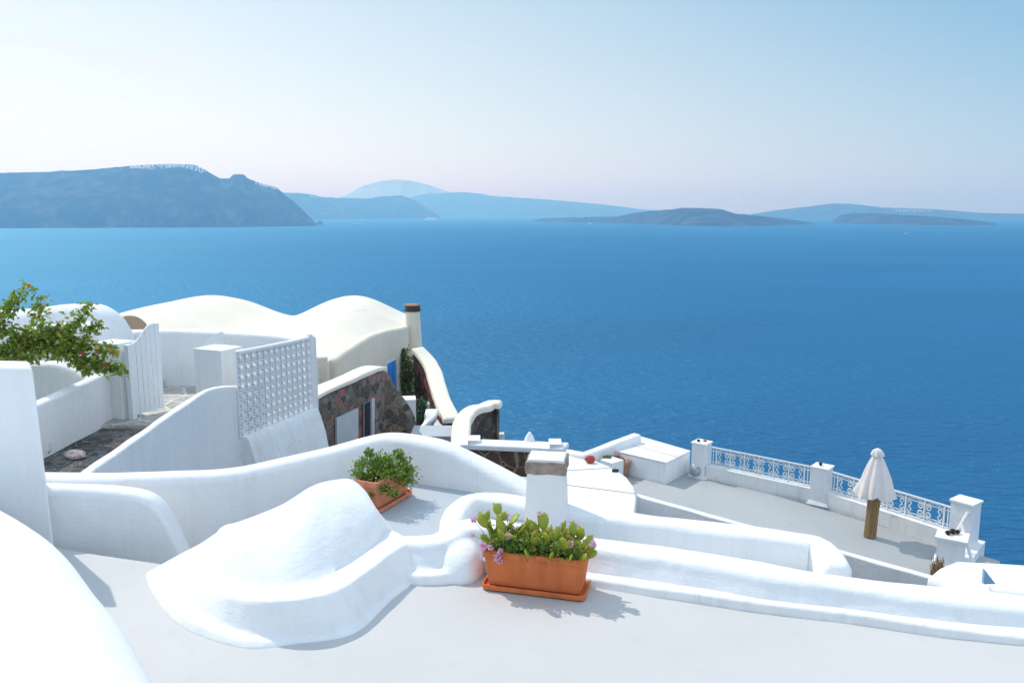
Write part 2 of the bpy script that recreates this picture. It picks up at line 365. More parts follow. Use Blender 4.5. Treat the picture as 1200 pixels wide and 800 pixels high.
def roughen(bm, cuts, amp, freq, keepbase=True):
    bmesh.ops.subdivide_edges(bm, edges=bm.edges[:], cuts=cuts, use_grid_fill=True)
    bm.normal_update()
    mv = [(v, v.normal*(noise.noise(v.co*freq)*amp+noise.noise(v.co*freq*3)*amp*.4)) for v in bm.verts]
    for v, d in mv: v.co += d
    return bm
def tube(pts, r, seg=6, bm=None, taper=1.0, closed=False):
    bm = bm or bmesh.new(); pts = [Vector(p) for p in pts]; n = len(pts); rings = []
    for i, p in enumerate(pts):
        t = (pts[min(i+1, n-1)]-pts[max(i-1, 0)]).normalized()
        a = Vector((0, 0, 1)) if abs(t.z) < .9 else Vector((1, 0, 0))
        u = t.cross(a).normalized(); w = t.cross(u); rr = r*(1+(taper-1)*i/max(1, n-1))
        rings.append([bm.verts.new(p+u*math.cos(2*math.pi*k/seg)*rr+w*math.sin(2*math.pi*k/seg)*rr) for k in range(seg)])
    for A, B in zip(rings[:-1], rings[1:]):
        for k in range(seg): bm.faces.new((A[k], A[(k+1) % seg], B[(k+1) % seg], B[k]))
    bm.faces.new(rings[0]); bm.faces.new(list(reversed(rings[-1]))); return bm
def bar(a, b, w, h, bm=None):
    """rectangular bar from a to b, w wide sideways, h tall"""
    bm = bm or bmesh.new(); a = Vector(a); b = Vector(b); t = (b-a).normalized()
    up = Vector((0, 0, 1)) if abs(t.z) < .95 else Vector((0, 1, 0))
    s = t.cross(up).normalized()*w/2; u = s.cross(t).normalized()*h/2
    vs = [bm.verts.new(q+i*s+j*u) for q in (a, b) for i, j in ((-1, -1), (1, -1), (1, 1), (-1, 1))]
    bm.faces.new(vs[3::-1]); bm.faces.new(vs[4:])
    for i in range(4): bm.faces.new((vs[i], vs[(i+1) % 4], vs[4+(i+1) % 4], vs[4+i]))
    return bm
def lathe(c, prof, seg=24, bm=None, cap=True):
    bm = bm or bmesh.new(); rings = []
    for r, z in prof:
        rings.append([bm.verts.new((c[0]+r*math.cos(2*math.pi*k/seg), c[1]+r*math.sin(2*math.pi*k/seg), c[2]+z)) for k in range(seg)])
    for A, B in zip(rings[:-1], rings[1:]):
        for k in range(seg): bm.faces.new((A[k], A[(k+1) % seg], B[(k+1) % seg], B[k]))
    if cap: bm.faces.new(list(reversed(rings[0]))); bm.faces.new(rings[-1])
    return bm
def leaf(bm, p, d, up, L, W, curl=.2):
    """a pointed oval leaf: six vertices folded along the midrib"""
    d = d.normalized(); s = d.cross(up)
    if s.length < 1e-3: s = Vector((1, 0, 0))
    s.normalize(); nrm = s.cross(d)
    a = bm.verts.new(p); b = bm.verts.new(p+d*L*.45-nrm*W*curl*.3); c = bm.verts.new(p+d*L-nrm*L*curl*.4)
    l = bm.verts.new(p+d*L*.42+s*W*.5+nrm*W*curl*.5); r = bm.verts.new(p+d*L*.42-s*W*.5+nrm*W*curl*.5)
    bm.faces.new((a, l, b)); bm.faces.new((l, c, b)); bm.faces.new((a, b, r)); bm.faces.new((b, c, r))
def rv(s=1.0):
    return Vector((random.gauss(0, 1), random.gauss(0, 1), random.gauss(0, 1))).normalized()*s
def wall(name, bm, mat, label, cat='wall', group=None, **k):
    return obj(name, bm, mat, label=label, cat=cat, group=group, **k)

# ================================================================== setting: sea, islands, hill
bm = bmesh.new()
vs = [bm.verts.new(v) for v in ((-39000, -2500, SEA), (39000, -2500, SEA), (39000, 39500, SEA), (-39000, 39500, SEA))]
bm.faces.new(vs); obj('sea', bm, M['sea'], smooth=0, kind='structure')

def interp(tab, x):
    if x <= tab[0][0]: return tab[0][1]
    for (a, ya), (b, yb) in zip(tab[:-1], tab[1:]):
        if x <= b: return ya+(yb-ya)*(x-a)/(b-a)
    return tab[-1][1]
def island(name, prof, shore, depth, back=1500, n=360, rows=26, p=.75, gully=.26, seed=0, rough=1.0):
    """prof: silhouette (px, py); shore: (px, py) of the waterline; depth: ridge distance behind the shore"""
    bm = bmesh.new(); x0, x1 = prof[0][0], prof[-1][0]; grid = []
    for i in range(n+1):
        px = x0+(x1-x0)*i/n
        py = interp(prof, px) + rough*(noise.noise(Vector((px*.13, seed, 0)))*1.0+noise.noise(Vector((px*.5, seed, 3)))*.5)
        a = G(px, interp(shore, px), SEA); dd = depth*(1+.25*noise.noise(Vector((px*.02, seed, 5))))
        b = P(px, min(py, interp(shore, px)-.3), a.y+dd); H = b.z-SEA; col = []
        for j in range(rows+1):
            t = j/rows
            g = noise.noise(Vector((a.x*t/900+b.x*(1-t)/900+a.x/500, t*2.2, seed)))*gully + noise.noise(Vector((b.x/260, t*5, seed+7)))*gully*.5
            h = H*(t**p)*(1+g*math.sin(math.pi*t))
            q = a.lerp(b, t); wob = noise.noise(Vector((b.x/350, t*3, seed+2)))*depth*.08*math.sin(math.pi*t)
            col.append(bm.verts.new((q.x, q.y+wob, SEA-2+h+(2 if j else 0))))
        for j in range(1, 6):
            t = j/5; col.append(bm.verts.new((b.x*(1+back*t/b.y), b.y+back*t, SEA-3+(H+3)*(1-t)**1.4*(1-.1*t))))
        grid.append(col)
    for A, B in zip(grid[:-1], grid[1:]):
        for j in range(len(A)-1): bm.faces.new((A[j], B[j], B[j+1], A[j+1]))
    return obj(name, bm, M['rock_haze_pale' if name == 'far_mountain' else 'rock'], smooth=180, kind='structure')
def townstrip(name, spots, w, seed):
    rnd = random.Random(seed); bm = bmesh.new()
    for (x0, x1, pyt, pyb, Y, n) in spots:
        for _ in range(n):
            px = rnd.uniform(x0, x1); t = rnd.random(); py = interp(pyt, px)+(t*t)*(pyb)
            c = P(px, py, Y-60*t); box((c.x, c.y, c.z-6), (rnd.uniform(.5, 1.3)*w, w*.6, rnd.uniform(.4, .8)*w+6), rnd.uniform(-.3, .3), bm=bm)
    return obj(name, bm, M['shipwhite'], smooth=0, kind='stuff')

left_prof = [(-320, 214), (-200, 206), (-80, 203), (0, 202.5), (60, 201.5), (110, 198.5), (135, 196), (158, 194), (200, 192), (228, 193), (240, 199), (250, 205), (258, 209), (269, 209.5), (272, 205), (278, 204), (286, 204.5), (290, 209), (300, 213), (308, 215.5), (325, 220), (333, 228), (345, 237), (355, 246), (366, 257), (371, 264.5)]
island('near_cliff_headland', left_prof, [(-320, 268), (0, 267.5), (250, 266.5), (371, 264.8)], 900, seed=1, p=.6, rough=.5)
island('sea_stack_rocks', [(369, 262.5), (372, 260), (376, 258), (379, 262), (382, 263.5)], [(369, 263.8), (382, 263.8)], 90, back=120, n=24, rows=8, seed=3, rough=.4)
island('second_cliff_headland', [(300, 214), (333, 226), (350, 226), (366, 228), (378, 231), (400, 232), (430, 232.5), (450, 230), (470, 229), (482, 233), (492, 238), (505, 246), (518, 256)], [(300, 257.5), (518, 256.3)], 1300, seed=4, p=.6, rough=.6)
island('long_far_headland', [(460, 236), (486, 230), (500, 227), (545, 225), (562, 227), (580, 230), (630, 233), (680, 237), (720, 241), (745, 244.5), (800, 249), (860, 251)], [(460, 254.2), (860, 254)], 2200, seed=5, p=.7, rough=.5)
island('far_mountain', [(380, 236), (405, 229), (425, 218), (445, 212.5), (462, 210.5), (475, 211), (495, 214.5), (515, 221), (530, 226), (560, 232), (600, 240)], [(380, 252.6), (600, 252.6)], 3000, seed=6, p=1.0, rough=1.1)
island('dark_lava_islet', [(626, 257.5), (640, 255.5), (660, 255), (700, 254), (722, 254), (740, 250), (765, 247), (785, 245.5), (800, 243.5), (825, 244), (845, 245), (860, 250), (890, 253), (925, 257), (955, 261.5)], [(626, 259.5), (720, 261.5), (800, 264.5), (860, 265.5), (955, 263)], 900, back=700, seed=8, p=.8, rough=.5)
island('right_far_plateau', [(880, 251), (905, 247), (930, 244), (955, 241), (972, 238.5), (990, 238.5), (1010, 240), (1030, 243), (1060, 244), (1090, 245), (1120, 247), (1150, 249.5), (1200, 250.5), (1320, 251), (1460, 253)], [(880, 256), (1200, 257), (1460, 257)], 1500, seed=9, p=.6, rough=.6)
island('right_low_islet', [(976, 258), (985, 252), (1000, 249.5), (1030, 250), (1060, 252), (1095, 254), (1120, 256), (1150, 259), (1169, 262)], [(976, 261.5), (1080, 264), (1169, 264)], 700, back=500, seed=10, p=.8, rough=.5)
townstrip('distant_clifftop_village', [
    (152, 240, [(152, 195.5), (200, 193), (228, 194), (240, 200)], 5, G(200, 267, SEA).y+860, 210),
    (299, 325, [(299, 213.5), (325, 221)], 2, G(300, 266, SEA).y+860, 40),
    (338, 374, [(338, 227), (374, 230)], 2.5, G(350, 257.4, SEA).y+1250, 45)], 9, 3)
townstrip('distant_white_hamlet', [
    (915, 975, [(915, 247), (975, 240)], 3, G(950, 256, SEA).y+1450, 60),
    (1050, 1120, [(1050, 246), (1120, 249)], 2, G(1100, 257, SEA).y+1450, 50)], 22, 5)

# hill beneath the houses
def hill_z(x, y):
    z = -7.2
    if x < -4.6: z = -1.35 if y < 14 else -1.35-(y-14)*.32
    if x < -4.6 and y > 20: z = min(z, -4.5)
    e = max(0, y-(30.5 if x < 0 else 27.5-.75*x*.9)) + max(0, x-9.5)*1.0
    z = min(z, -7.2 if x > -3 else z) - max(0, e-.5)*1.35
    return z
bm = bmesh.new(); g = []
xs = [-400, -200, -120, -80, -60, -45]+[-35+i*1.5 for i in range(47)]+[40, 60, 90, 120, 200]; ys = [-60, -30, -10]+[i*1.5 for i in range(40)]+[65, 75, 90, 110, 130, 160]
for x in xs:
    col = []
    for y in ys:
        z = hill_z(x, y)+noise.noise(Vector((x*.2, y*.2, 0)))*.25
        if z < -9: z += noise.noise(Vector((x*.06, y*.06, 2)))*4
        col.append(bm.verts.new((x, y, max(z, SEA-5))))
    g.append(col)
for A, B in zip(g[:-1], g[1:]):
    for j in range(len(A)-1): bm.faces.new((A[j], B[j], B[j+1], A[j+1]))
obj('hillside_ground', bm, M['cliff'], smooth=180, kind='structure')

ZU = .10
# ================================================================== foreground terrace
fe = [G(40, 636, 0), G(120, 650, 0), G(190, 660, 0), G(235, 667, 0)]
poly = [(-7, 6.6)]+[(p.x, p.y) for p in fe]+[(-1.6, 5.0), (-.5, 5.35), (.6, 5.45), (3.2, 4.6), (5.4, 3.9), (5.4, -3), (-7, -3)]
obj('terrace_floor', prism(poly, -1.0, 0, .012), M['floor'], kind='structure')
obj('upper_landing_floor', prism([(-1.75, 5.2), (-.9, 5.25), (0, 5.3), (.4, 5.6), (.4, 7.05), (-1.4, 7.35), (-1.75, 7.2)], -1, ZU, .01), M['floor_shade_blue'], kind='structure')
obj('sunken_stair_floor', prism([(-7, 5.2), (-1.7, 5.0), (-1.7, 7.2), (-7, 7.2)], -1.4, -.42, .01), M['floor_shade_blue'], kind='structure')
obj('trough_floor', prism([(-.25, 5.2), (.6, 5.3), (2.1, 4.95), (2.25, 5.5), (.6, 6.1), (-.2, 6.3)], -3, -.03, .01), M['white_old'], kind='structure')

# big bright parapet bottom left
edge = [G(x, y, .45) for x, y in ((-160, 520), (-60, 560), (0, 594), (60, 633), (110, 692), (150, 748), (180, 803), (205, 860), (235, 940))]
E = catmull([tuple(p) for p in edge], .08); bm = bmesh.new(); grid = []
inw = Vector((-.73, -.69, 0))
for x, y, z in E:
    col = []; o = Vector((x, y, 0))-inw*.06
    prof = [(0, -.6), (0, 0), (.0, .2)]
    for k in range(0, 13):
        a = k/12*math.pi/2; prof.append((.5*(1-math.cos(a)), .25+.38*math.sin(a)))
    prof += [(.7, .655), (1.0, .70), (1.5, .76), (2.2, .82), (3.2, .86)]
    for d, h in prof:
        q = o+inw*d+Vector((0, 0, h))
        if h > 0: q.z += noise.noise(q*1.1)*.02+noise.noise(q*3)*.006; q += inw*noise.noise(q*.9)*.02
        col.append(bm.verts.new(q))
    grid.append(col)
for A, B in zip(grid[:-1], grid[1:]):
    for j in range(len(A)-1): bm.faces.new((A[j], B[j], B[j+1], A[j+1]))
wall('rounded_parapet', bm, M['white_smooth'], 'broad smooth white parapet curving across the bottom left corner, nearest the viewer', 'parapet', smooth=180)

# tall pillar wall at the left edge
p0 = P(50, 520, 5.72); zt = P(38, 431, 5.72).z
bm = prism([(p0.x-1.7, p0.y+.1), (p0.x, p0.y), (p0.x-.20, p0.y+.30), (p0.x-1.7, p0.y+.42)], -1.3, zt, .03, seg=3)
roughen(bm, 2, .006, 2.5)
for v in bm.verts: v.co.x -= (v.co.z-.5)*.02
wall('gable_wall', bm, M['white_smooth'], 'tall flat white wall cut by the left edge of the photo, taller than the low curved walls beside it')

# W2 : short shaded wall with a falling end
bm = sweep(pxw([(-30, 563, 5.95), (50, 567, 5.95), (110, 569, 6.0), (160, 574, 6.02), (182, 583, 6.02), (196, 600, 6.02), (212, 632, 6.02), (236, 690, 6.02)]), -1.2, .2, r=.06, step=.05)
wall('stair_wall', bm, M['white'], 'short white wall in shade left of the dome, its right end sloping down')
# W1 : long curved wall behind
bm = sweep(pxw([(-60, 562, 6.4), (30, 556, 6.5), (120, 556, 6.55), (200, 554, 6.65), (280, 549, 6.8), (370, 529, 7.0), (425, 514, 7.12), (455, 508, 7.15), (485, 511, 7.05), (520, 519, 6.92), (560, 537, 6.78), (600, 558, 6.6), (640, 581, 6.42), (700, 610, 6.2)]), -1.2, .24, r=.075, step=.06)
wall('curved_boundary_wall', bm, M['white'], 'long white wall sweeping behind the dome, highest above the round-leaved potted bush')

# lip + wall B
bpts = pzw([(437, 643, .17, .12), (456, 632, .20, .18), (478, 631, .21, .21), (505, 631, .215, .22), (520, 628, .22, .24), (533, 620, .235, .26), (547, 614, .24, .27), (580, 614, .235, .27), (630, 623, .215, .26), (700, 635, .2, .26), (800, 650, .19, .26), (950, 675, .175, .26), (1200, 704, .15, .26), (1330, 716, .15, .26)])
bm = sweep(bpts, -.02, .26, r=.06, step=.04, jit=.016, bat=.6)
lump = bmesh.new(); bmesh.ops.create_icosphere(lump, subdivisions=4, radius=1)
for v in lump.verts:
    q = Vector([math.copysign(abs(c_)**.85, c_) for c_ in v.co])
    v.co = Vector((-.36+q.x*.165-q.y*.02, 5.40+q.y*.27, max(-.02, q.z*.205)))
    v.co += Vector((noise.noise(v.co*5), noise.noise(v.co*5+Vector((3, 3, 3))), 0))*.015
join(bm, lump)
join(bm, sweep(pzw([(482, 660, .06, .36), (496, 660, .06, .40), (518, 659, .06, .42), (534, 658, .06, .36)]), -.02, .12, r=.022, step=.04, jit=.010, bat=.3))
frontw = wall('front_parapet', bm, M['white'], 'low rounded white wall right behind the terracotta cactus planter, running to the right edge', smooth=180)
rm = frontw.modifiers.new('remesh', 'REMESH'); rm.mode = 'VOXEL'; rm.voxel_size = .013; rm.use_smooth_shade = True
sm_ = frontw.modifiers.new('smooth', 'SMOOTH'); sm_.factor = .6; sm_.iterations = 14
# skirting
bm = sweep(pzw([(672, 669, .055, .17), (760, 681, .055, .17), (900, 701, .055, .17), (1050, 720, .055, .17), (1200, 738, .055, .17), (1330, 753, .055, .17)]), -.02, .16, r=.025, step=.04, jit=.014, bat=.3)
obj('skirting', bm, M['white_old'], frontw)
# wall A
apts = pzw([(527, 614, .24, .17), (532, 599, .25, .19), (541, 587, .26, .2), (560, 580, .25, .22), (610, 584, .23, .24), (680, 595, .21, .25), (760, 606, .2, .25), (860, 619, .19, .25), (930, 628, .18, .25), (955, 632, .175, .25), (969, 641, .165, .22), (980, 657, .16, .2)])
bm = sweep(apts, -3.5, .24, r=.06, step=.04, jit=.016)
wall('rear_parapet', bm, M['white'], 'low rounded white wall behind the chimney, its right end hooking forward')

# mound
st = [
 [(170, 672, 0), (185, 664, .05), (200, 655, .09), (218, 645, .14), (236, 635, .20), (253, 624, .25), (272, 613, .31)],
 [(180, 698, 0), (189, 692, .04), (203, 684, .07), (222, 671, .13), (240, 660, .17), (256, 648, .20), (281, 611, .34)],
 [(214, 735, 0), (220, 726, .04), (230, 714, .06), (240, 693, .13), (252, 682, .175), (262, 675, .18), (300, 605, .42)],
 [(285, 759, 0), (287, 750, .03), (289, 740, .045), (290, 703, .205), (290, 694, .22), (291, 687, .215), (330, 592, .47)],
 [(348, 754, 0), (348, 750, .015), (347, 745, .03), (346, 703, .23), (344, 693, .24), (341, 688, .235), (366, 571, .53)],
 [(415, 742, 0), (413, 739, .01), (409, 733, .03), (395, 692, .225), (388, 680, .235), (382, 675, .23), (396, 564, .51)],
 [(457, 704, 0), (455, 702, .008), (452, 697, .02), (436, 666, .215), (426, 656, .225), (417, 655, .22), (414, 567, .48)],
 [(477, 689, 0), (476, 687, .008), (473, 684, .02), (461, 646, .21), (452, 634, .22), (443, 634, .215), (434, 587, .40)],
 [(485, 682, 0), (484, 680, .01), (482, 677, .02), (472, 639, .21), (462, 628, .215), (451, 623, .21), (450, 608, .29)],
 [(489, 681, 0), (488, 680, .01), (486, 676, .02), (478, 637, .205), (471, 627, .21), (461, 622, .208), (459, 618, .214)],
]
stw = [[tuple(G(*q)) for q in row] for row in st]
nr = len(stw[0]); NT = 90
cols = [catmull([stw[i][j] for i in range(len(stw))], .02) for j in range(nr)]
def resample(c, n):
    L = [0]
    for a, b in zip(c[:-1], c[1:]): L.append(L[-1]+math.dist(a, b))
    out = []; k = 0
    for i in range(n+1):
        t = L[-1]*i/n
        while k < len(L)-2 and L[k+1] < t: k += 1
        f = (t-L[k])/max(1e-9, L[k+1]-L[k]); out.append(Vector(c[k]).lerp(Vector(c[k+1]), min(1, max(0, f))))
    return out
# keep station correspondence: resample between stations
def stationed(j):
    out = []
    per = 12
    pts = [stw[i][j] for i in range(len(stw))]
    for i in range(len(pts)-1):
        p0, p1, p2, p3 = (pts[max(i-1, 0)], pts[i], pts[i+1], pts[min(i+2, len(pts)-1)])
        for k in range(per):
            t = k/per; h1 = 2*t**3-3*t**2+1; h2 = -2*t**3+3*t**2; h3 = t**3-2*t**2+t; h4 = t**3-t**2
            out.append(Vector([h1*b+h2*c+h3*(c-a)/2+h4*(d-b)/2 for a, b, c, d in zip(p0, p1, p2, p3)]))
    out.append(Vector(pts[-1])); return out
rowsw = [stationed(j) for j in range(nr)]
bm = bmesh.new(); grid = []
for i in range(len(rowsw[0])):
    c = [rowsw[j][i] for j in range(nr)]
    line = []
    base = c[0].copy(); base.z = -.45; line.append(base)
    low = resample([tuple(q) for q in c[:6]], 40)
    for _ in range(2): low = [low[0]]+[(low[k-1]+low[k]*2+low[k+1])/4 for k in range(1, len(low)-1)]+[low[-1]]
    line += low
    f, rg = c[5], c[6]
    for k in range(1, 19):
        ph = k/18*math.pi/2
        sq = k/18; q = f.lerp(rg, sq); q.z = f.z+(rg.z-f.z)*(1-(1-sq)**2.35); line.append(q)
    dv = (rg-f); dv.z = 0
    if dv.length < .2: dv = dv.normalized()*.2 if dv.length > .01 else Vector((0, .2, 0))
    dv = dv.normalized()*min(dv.length, .45)
    dv = Vector((min(dv.x, .02)*.3, abs(dv.y), 0))
    for k in range(1, 13):
        ph = k/12*math.pi/2
        q = rg+dv*math.sin(ph); q.z = rg.z-(rg.z+.1)*(1-math.cos(ph))*1.0; line.append(q)
    q = line[-1].copy(); q.z = -.45; line.append(q)
    vs = []
    for q in line:
        q = q.copy()
        if q.z > .005: q.z += noise.noise(q*3.2)*.008+noise.noise(q*8)*.003; q.x += noise.noise(q*4+Vector((5, 0, 0)))*.006
        vs.append(bm.verts.new(q))
    grid.append(vs)
grid.append([bm.verts.new((v.co.x+.03, v.co.y+.02, -.45)) for v in grid[-1]])
for A, B in zip(grid[:-1], grid[1:]):
    for j in range(len(A)-1): bm.faces.new((A[j], B[j], B[j+1], A[j+1]))
wall('vaulted_mound', bm, M['white'], 'white plastered oblong dome with a stepped curving curb around its foot', 'dome roof', smooth=180)

# chimney
cc = P(641, 575, 5.98)
ch = thing('squat_chimney', (cc.x, cc.y, 0), 'squat white chimney capped with a rough brown stone slab, between the two low walls', 'chimney')
zc = P(640, 556, 5.84).z
bm = box((cc.x, cc.y, -.1), (.345, .33, zc+.1), R(-6), .085, top=.84, seg=4); roughen(bm, 3, .006, 5)
obj('shaft', bm, M['white'], ch, smooth=60)
bm = box((cc.x, cc.y, zc-.003), (.315, .28, .094), R(-9), .012, top=.97, seg=2); roughen(bm, 4, .012, 14)
obj('cap_stone', bm, M['capstone'], ch, smooth=60)
bm = box((cc.x, cc.y, zc+.089), (.285, .25, .018), R(-9), .008, top=.96); roughen(bm, 3, .004, 10)
obj('cap_whitewash', bm, M['white_old'], ch, smooth=60)

# ---------------------------------------------------------------- planters
def planter(c, rz, L, W, H, mat, label, lip=.022, soilz=.035):
    t = thing('terracotta_planter', c, label, 'planter')
    def rr(lx, ly, z, rad, n=5):
        out = []
        for sx, sy, a0 in ((1, 1, 0), (-1, 1, 90), (-1, -1, 180), (1, -1, 270)):
            for k in range(n+1):
                a = R(a0+90*k/n); x = sx*(lx/2-rad)+rad*math.cos(a); y = sy*(ly/2-rad)+rad*math.sin(a)
                out.append((c[0]+x*math.cos(rz)-y*math.sin(rz), c[1]+x*math.sin(rz)+y*math.cos(rz), c[2]+z))
        return out
    def loft(rings, capb=True, capt=True):
        bm = bmesh.new(); V = [[bm.verts.new(p) for p in r_] for r_ in rings]; n = len(V[0])
        for A, B in zip(V[:-1], V[1:]):
            for k in range(n): bm.faces.new((A[k], A[(k+1) % n], B[(k+1) % n], B[k]))
        if capb: bm.faces.new(list(reversed(V[0])))
        if capt: bm.faces.new(V[-1])
        return bm
    s = .90
    obj('trough', loft([rr(L*s-.02, W*s-.03, .022, .02), rr(L*s, W*s-.01, .03, .025), rr(L*.965, W*.96, H-.055, .025), rr(L*.968, W*.963, H-.05, .025), rr(L, W, H-.045, .026), rr(L+.004, W+.004, H-.006, .026), rr(L-.004, W-.004, H, .024), rr(L-lip*2, W-lip*2, H-.001, .018), rr(L-lip*2.1, W-lip*2.2, H-.05, .016)], True, True), mat, t, smooth=40)
    TL, TW = L*s+.075, W*s+.075
    obj('saucer', loft([rr(TL-.03, TW-.03, 0, .03), rr(TL-.008, TW-.008, .006, .036), rr(TL, TW, .034, .04), rr(TL-.004, TW-.004, .039, .04), rr(TL-.022, TW-.022, .038, .032), rr(TL-.028, TW-.028, .018, .03)], True, True), mat, t, smooth=40)
    sb = loft([rr(L-lip*2.2, W-lip*2.4, H-.09, .015), rr(L-lip*2.2, W-lip*2.4, H-soilz, .015)]); obj('soil', sb, M['soil'], t, smooth=0)
    return t
fl = G(563, 692, 0); fr = G(685, 707, 0)
ax = (fr-fl); rz1 = math.atan2(ax.y, ax.x); nn = Vector((-math.sin(rz1), math.cos(rz1), 0)); c1 = (fl+fr)/2+nn*.155
PL, PW, PH = .70, .25, .268
planter((c1.x, c1.y, .004), rz1, PL, PW, PH, M['terracotta'], 'long orange terracotta planter box holding prickly pear, on the front terrace floor')
c2 = G(461, 590, ZU); d2 = Vector((.42, .90, 0)).normalized(); rz2 = math.atan2(d2.y, d2.x); c2 = c2+Vector((-d2.y, d2.x, 0))*.10
planter((c2.x, c2.y, ZU+.004), rz2, .50, .23, .25, M['terracotta_dull'], 'paler terracotta planter holding a round-leaved bush, against the curved wall')

# prickly pear
def pad_bm(p, up, nrm, L, W, T):
    up = up.normalized(); s = up.cross(nrm).normalized(); n = s.cross(up).normalized(); bm = bmesh.new(); rings = []
    K, S = 8, 12
    for i in range(1, K):
        a = math.pi*i/K; h = (1-math.cos(a))/2; w = math.sin(a)*(.72+.32*h)
        rings.append([bm.verts.new(p+up*(h*L)+s*math.cos(2*math.pi*k/S)*W/2*w+n*math.sin(2*math.pi*k/S)*T/2*(w*.7+.3*math.sin(a))) for k in range(S)])
    a0 = bm.verts.new(p); a1 = bm.verts.new(p+up*L)
    for A, B in zip(rings[:-1], rings[1:]):
        for k in range(S): bm.faces.new((A[k], A[(k+1) % S], B[(k+1) % S], B[k]))
    for k in range(S): bm.faces.new((a0, rings[0][(k+1) % S], rings[0][k])); bm.faces.new((a1, rings[-1][k], rings[-1][(k+1) % S]))
    return bm
XA = Vector((math.cos(rz1), math.sin(rz1), 0)); TOP = Vector((c1.x, c1.y, PH-.03))
cac = thing('prickly_pear_cactus', TOP, 'bushy green prickly pear with many small oval pads, growing in the long orange planter', 'cactus')
budbm = bmesh.new(); npads = 0
rnd = random.Random(11)
clusters = [(-.29, .03, 3), (-.25, -.05, 3), (-.2, .05, 2), (-.15, -.02, 2), (-.09, .04, 2), (-.04, -.05, 2), (.0, .05, 2), (.04, -.02, 2), (.085, .04, 3), (.13, -.05, 2), (.17, .04, 2), (.21, -.04, 2), (.25, .04, 2), (.29, -.03, 2)]
for (u, w, lev) in clusters:
    stems = [(TOP+XA*u+nn*w, Vector((rnd.uniform(-.25, .25), rnd.uniform(-.25, .25), 1)))]
    for l in range(lev):
        nxt = []
        for (p, d) in stems:
            if npads >= 93: break
            L = rnd.uniform(.08, .125)*(.92 if l else 1.05); W = L*rnd.uniform(.68, .92)
            nr_ = Vector((rnd.uniform(-1, 1), rnd.uniform(-1, -.2), rnd.uniform(-.1, .4)))
            pbm = pad_bm(p, d, nr_, L, W, .020); npads += 1; nf = len(pbm.faces)
            up = d.normalized(); s = up.cross(nr_).normalized()
            # spines/buds along the rim
            for q in range(4):
                a = rnd.uniform(-1.2, 1.2); tip = p+up*L*(.5+.5*math.cos(a))+s*math.sin(a)*W*.5
                tube([tip, tip+(up*math.cos(a)+s*math.sin(a))*rnd.uniform(.006, .014)], .004, 4, pbm, .5)
            pbm.faces.ensure_lookup_table()
            for f_ in pbm.faces[nf:]: f_.material_index = 1
            obj('pad', pbm, [M['pad'], M['orange']], cac, smooth=180)
            k = 3 if (l == 0 and rnd.random() < .5) else 2
            for q in range(k):
                a = (-.85, .8, .05)[q]+rnd.uniform(-.25, .25)
                tip = p+up*L*(.55+.42*math.cos(a))+s*math.sin(a)*W*.42
                nxt.append((tip, (up*math.cos(a)+s*math.sin(a)+Vector((0, 0, .25))+rv(.15))))
        stems = nxt
# outward leaning low pads at the front and right
for (u, w, dx, dy) in ((.33, -.02, .9, -.1), (.31, .06, .7, .2), (-.33, .03, -.7, 0), (.12, -.1, .1, -.6), (-.02, -.11, -.2, -.6), (.24, -.1, .2, -.6), (.3, -.08, .5, -.4), (-.3, -.07, -.4, -.3)):
    if npads < 100:
        d = XA*dx+nn*dy+Vector((0, 0, .55)); o = obj('pad', pad_bm(TOP+XA*u+nn*w+Vector((0, 0, .02)), d, Vector((rnd.uniform(-.5, .5), -.6, .8)), .095, .062, .018), M['pad'], cac, smooth=180); npads += 1
# pink flowering geranium between the pads
ger = thing('pink_flowering_plant', TOP+XA*(-.1)+nn*(-.03), 'trailing plant with pale pink blossoms, growing among the cactus pads in the orange planter', 'flower plant')
lv = bmesh.new(); sm = bmesh.new()
def face_at(px, py, off):
    """a point over the planter on the vertical plane along its long axis"""
    A = c1+nn*off; B = A+XA; return PV(px, py, A, B)
for (px, py, off, sc_) in ((555, 609, .02, .8), (594, 604, .06, .8), (591, 618, 0, .5), (595, 628, -.1, 1.0), (566, 640, -.14, 1.05), (575, 641, -.15, .8), (586, 646, -.15, .8), (583, 653, -.155, 1.0), (586, 658, -.155, .75), (632, 603, .05, .9), (658, 634, -.06, .7), (668, 637, -.1, 1.0), (695, 637, -.03, .9), (554, 627, -.02, .6)):
    p = face_at(px, py, off); fb = bmesh.new(); out = Vector((0, -.5, .3))
    for k in range(int(16*sc_)+4):
        d = (rv()+out*.5).normalized(); leaf(fb, p+d*.006*sc_, d, rv(), .027*sc_, .026*sc_, .5)
    for v in fb.verts: pass
    obj('blossom', fb, M['pink'], ger, smooth=0)
    root = TOP+XA*max(-.3, min(.3, (p-c1).dot(XA)*.8))+nn*(-.04)
    mid = root.lerp(p, .5)+Vector((0, -.01, .03)); tube([root, mid, p], .0022, 4, sm)
for k in range(2400):
    u = rnd.uniform(-.32, .32) if rnd.random() < .65 else rnd.uniform(-.3, -.02)
    p = TOP+XA*u+nn*rnd.uniform(-.13, .08)+Vector((0, 0, rnd.uniform(.005, .15))); leaf(lv, p, rv()+Vector((0, -.3, .3)), rv(), rnd.uniform(.014, .03), rnd.uniform(.01, .02))
obj('leaves', lv, M['bush'], ger, smooth=0); obj('stems', sm, M['darkleaf'], ger, smooth=0)

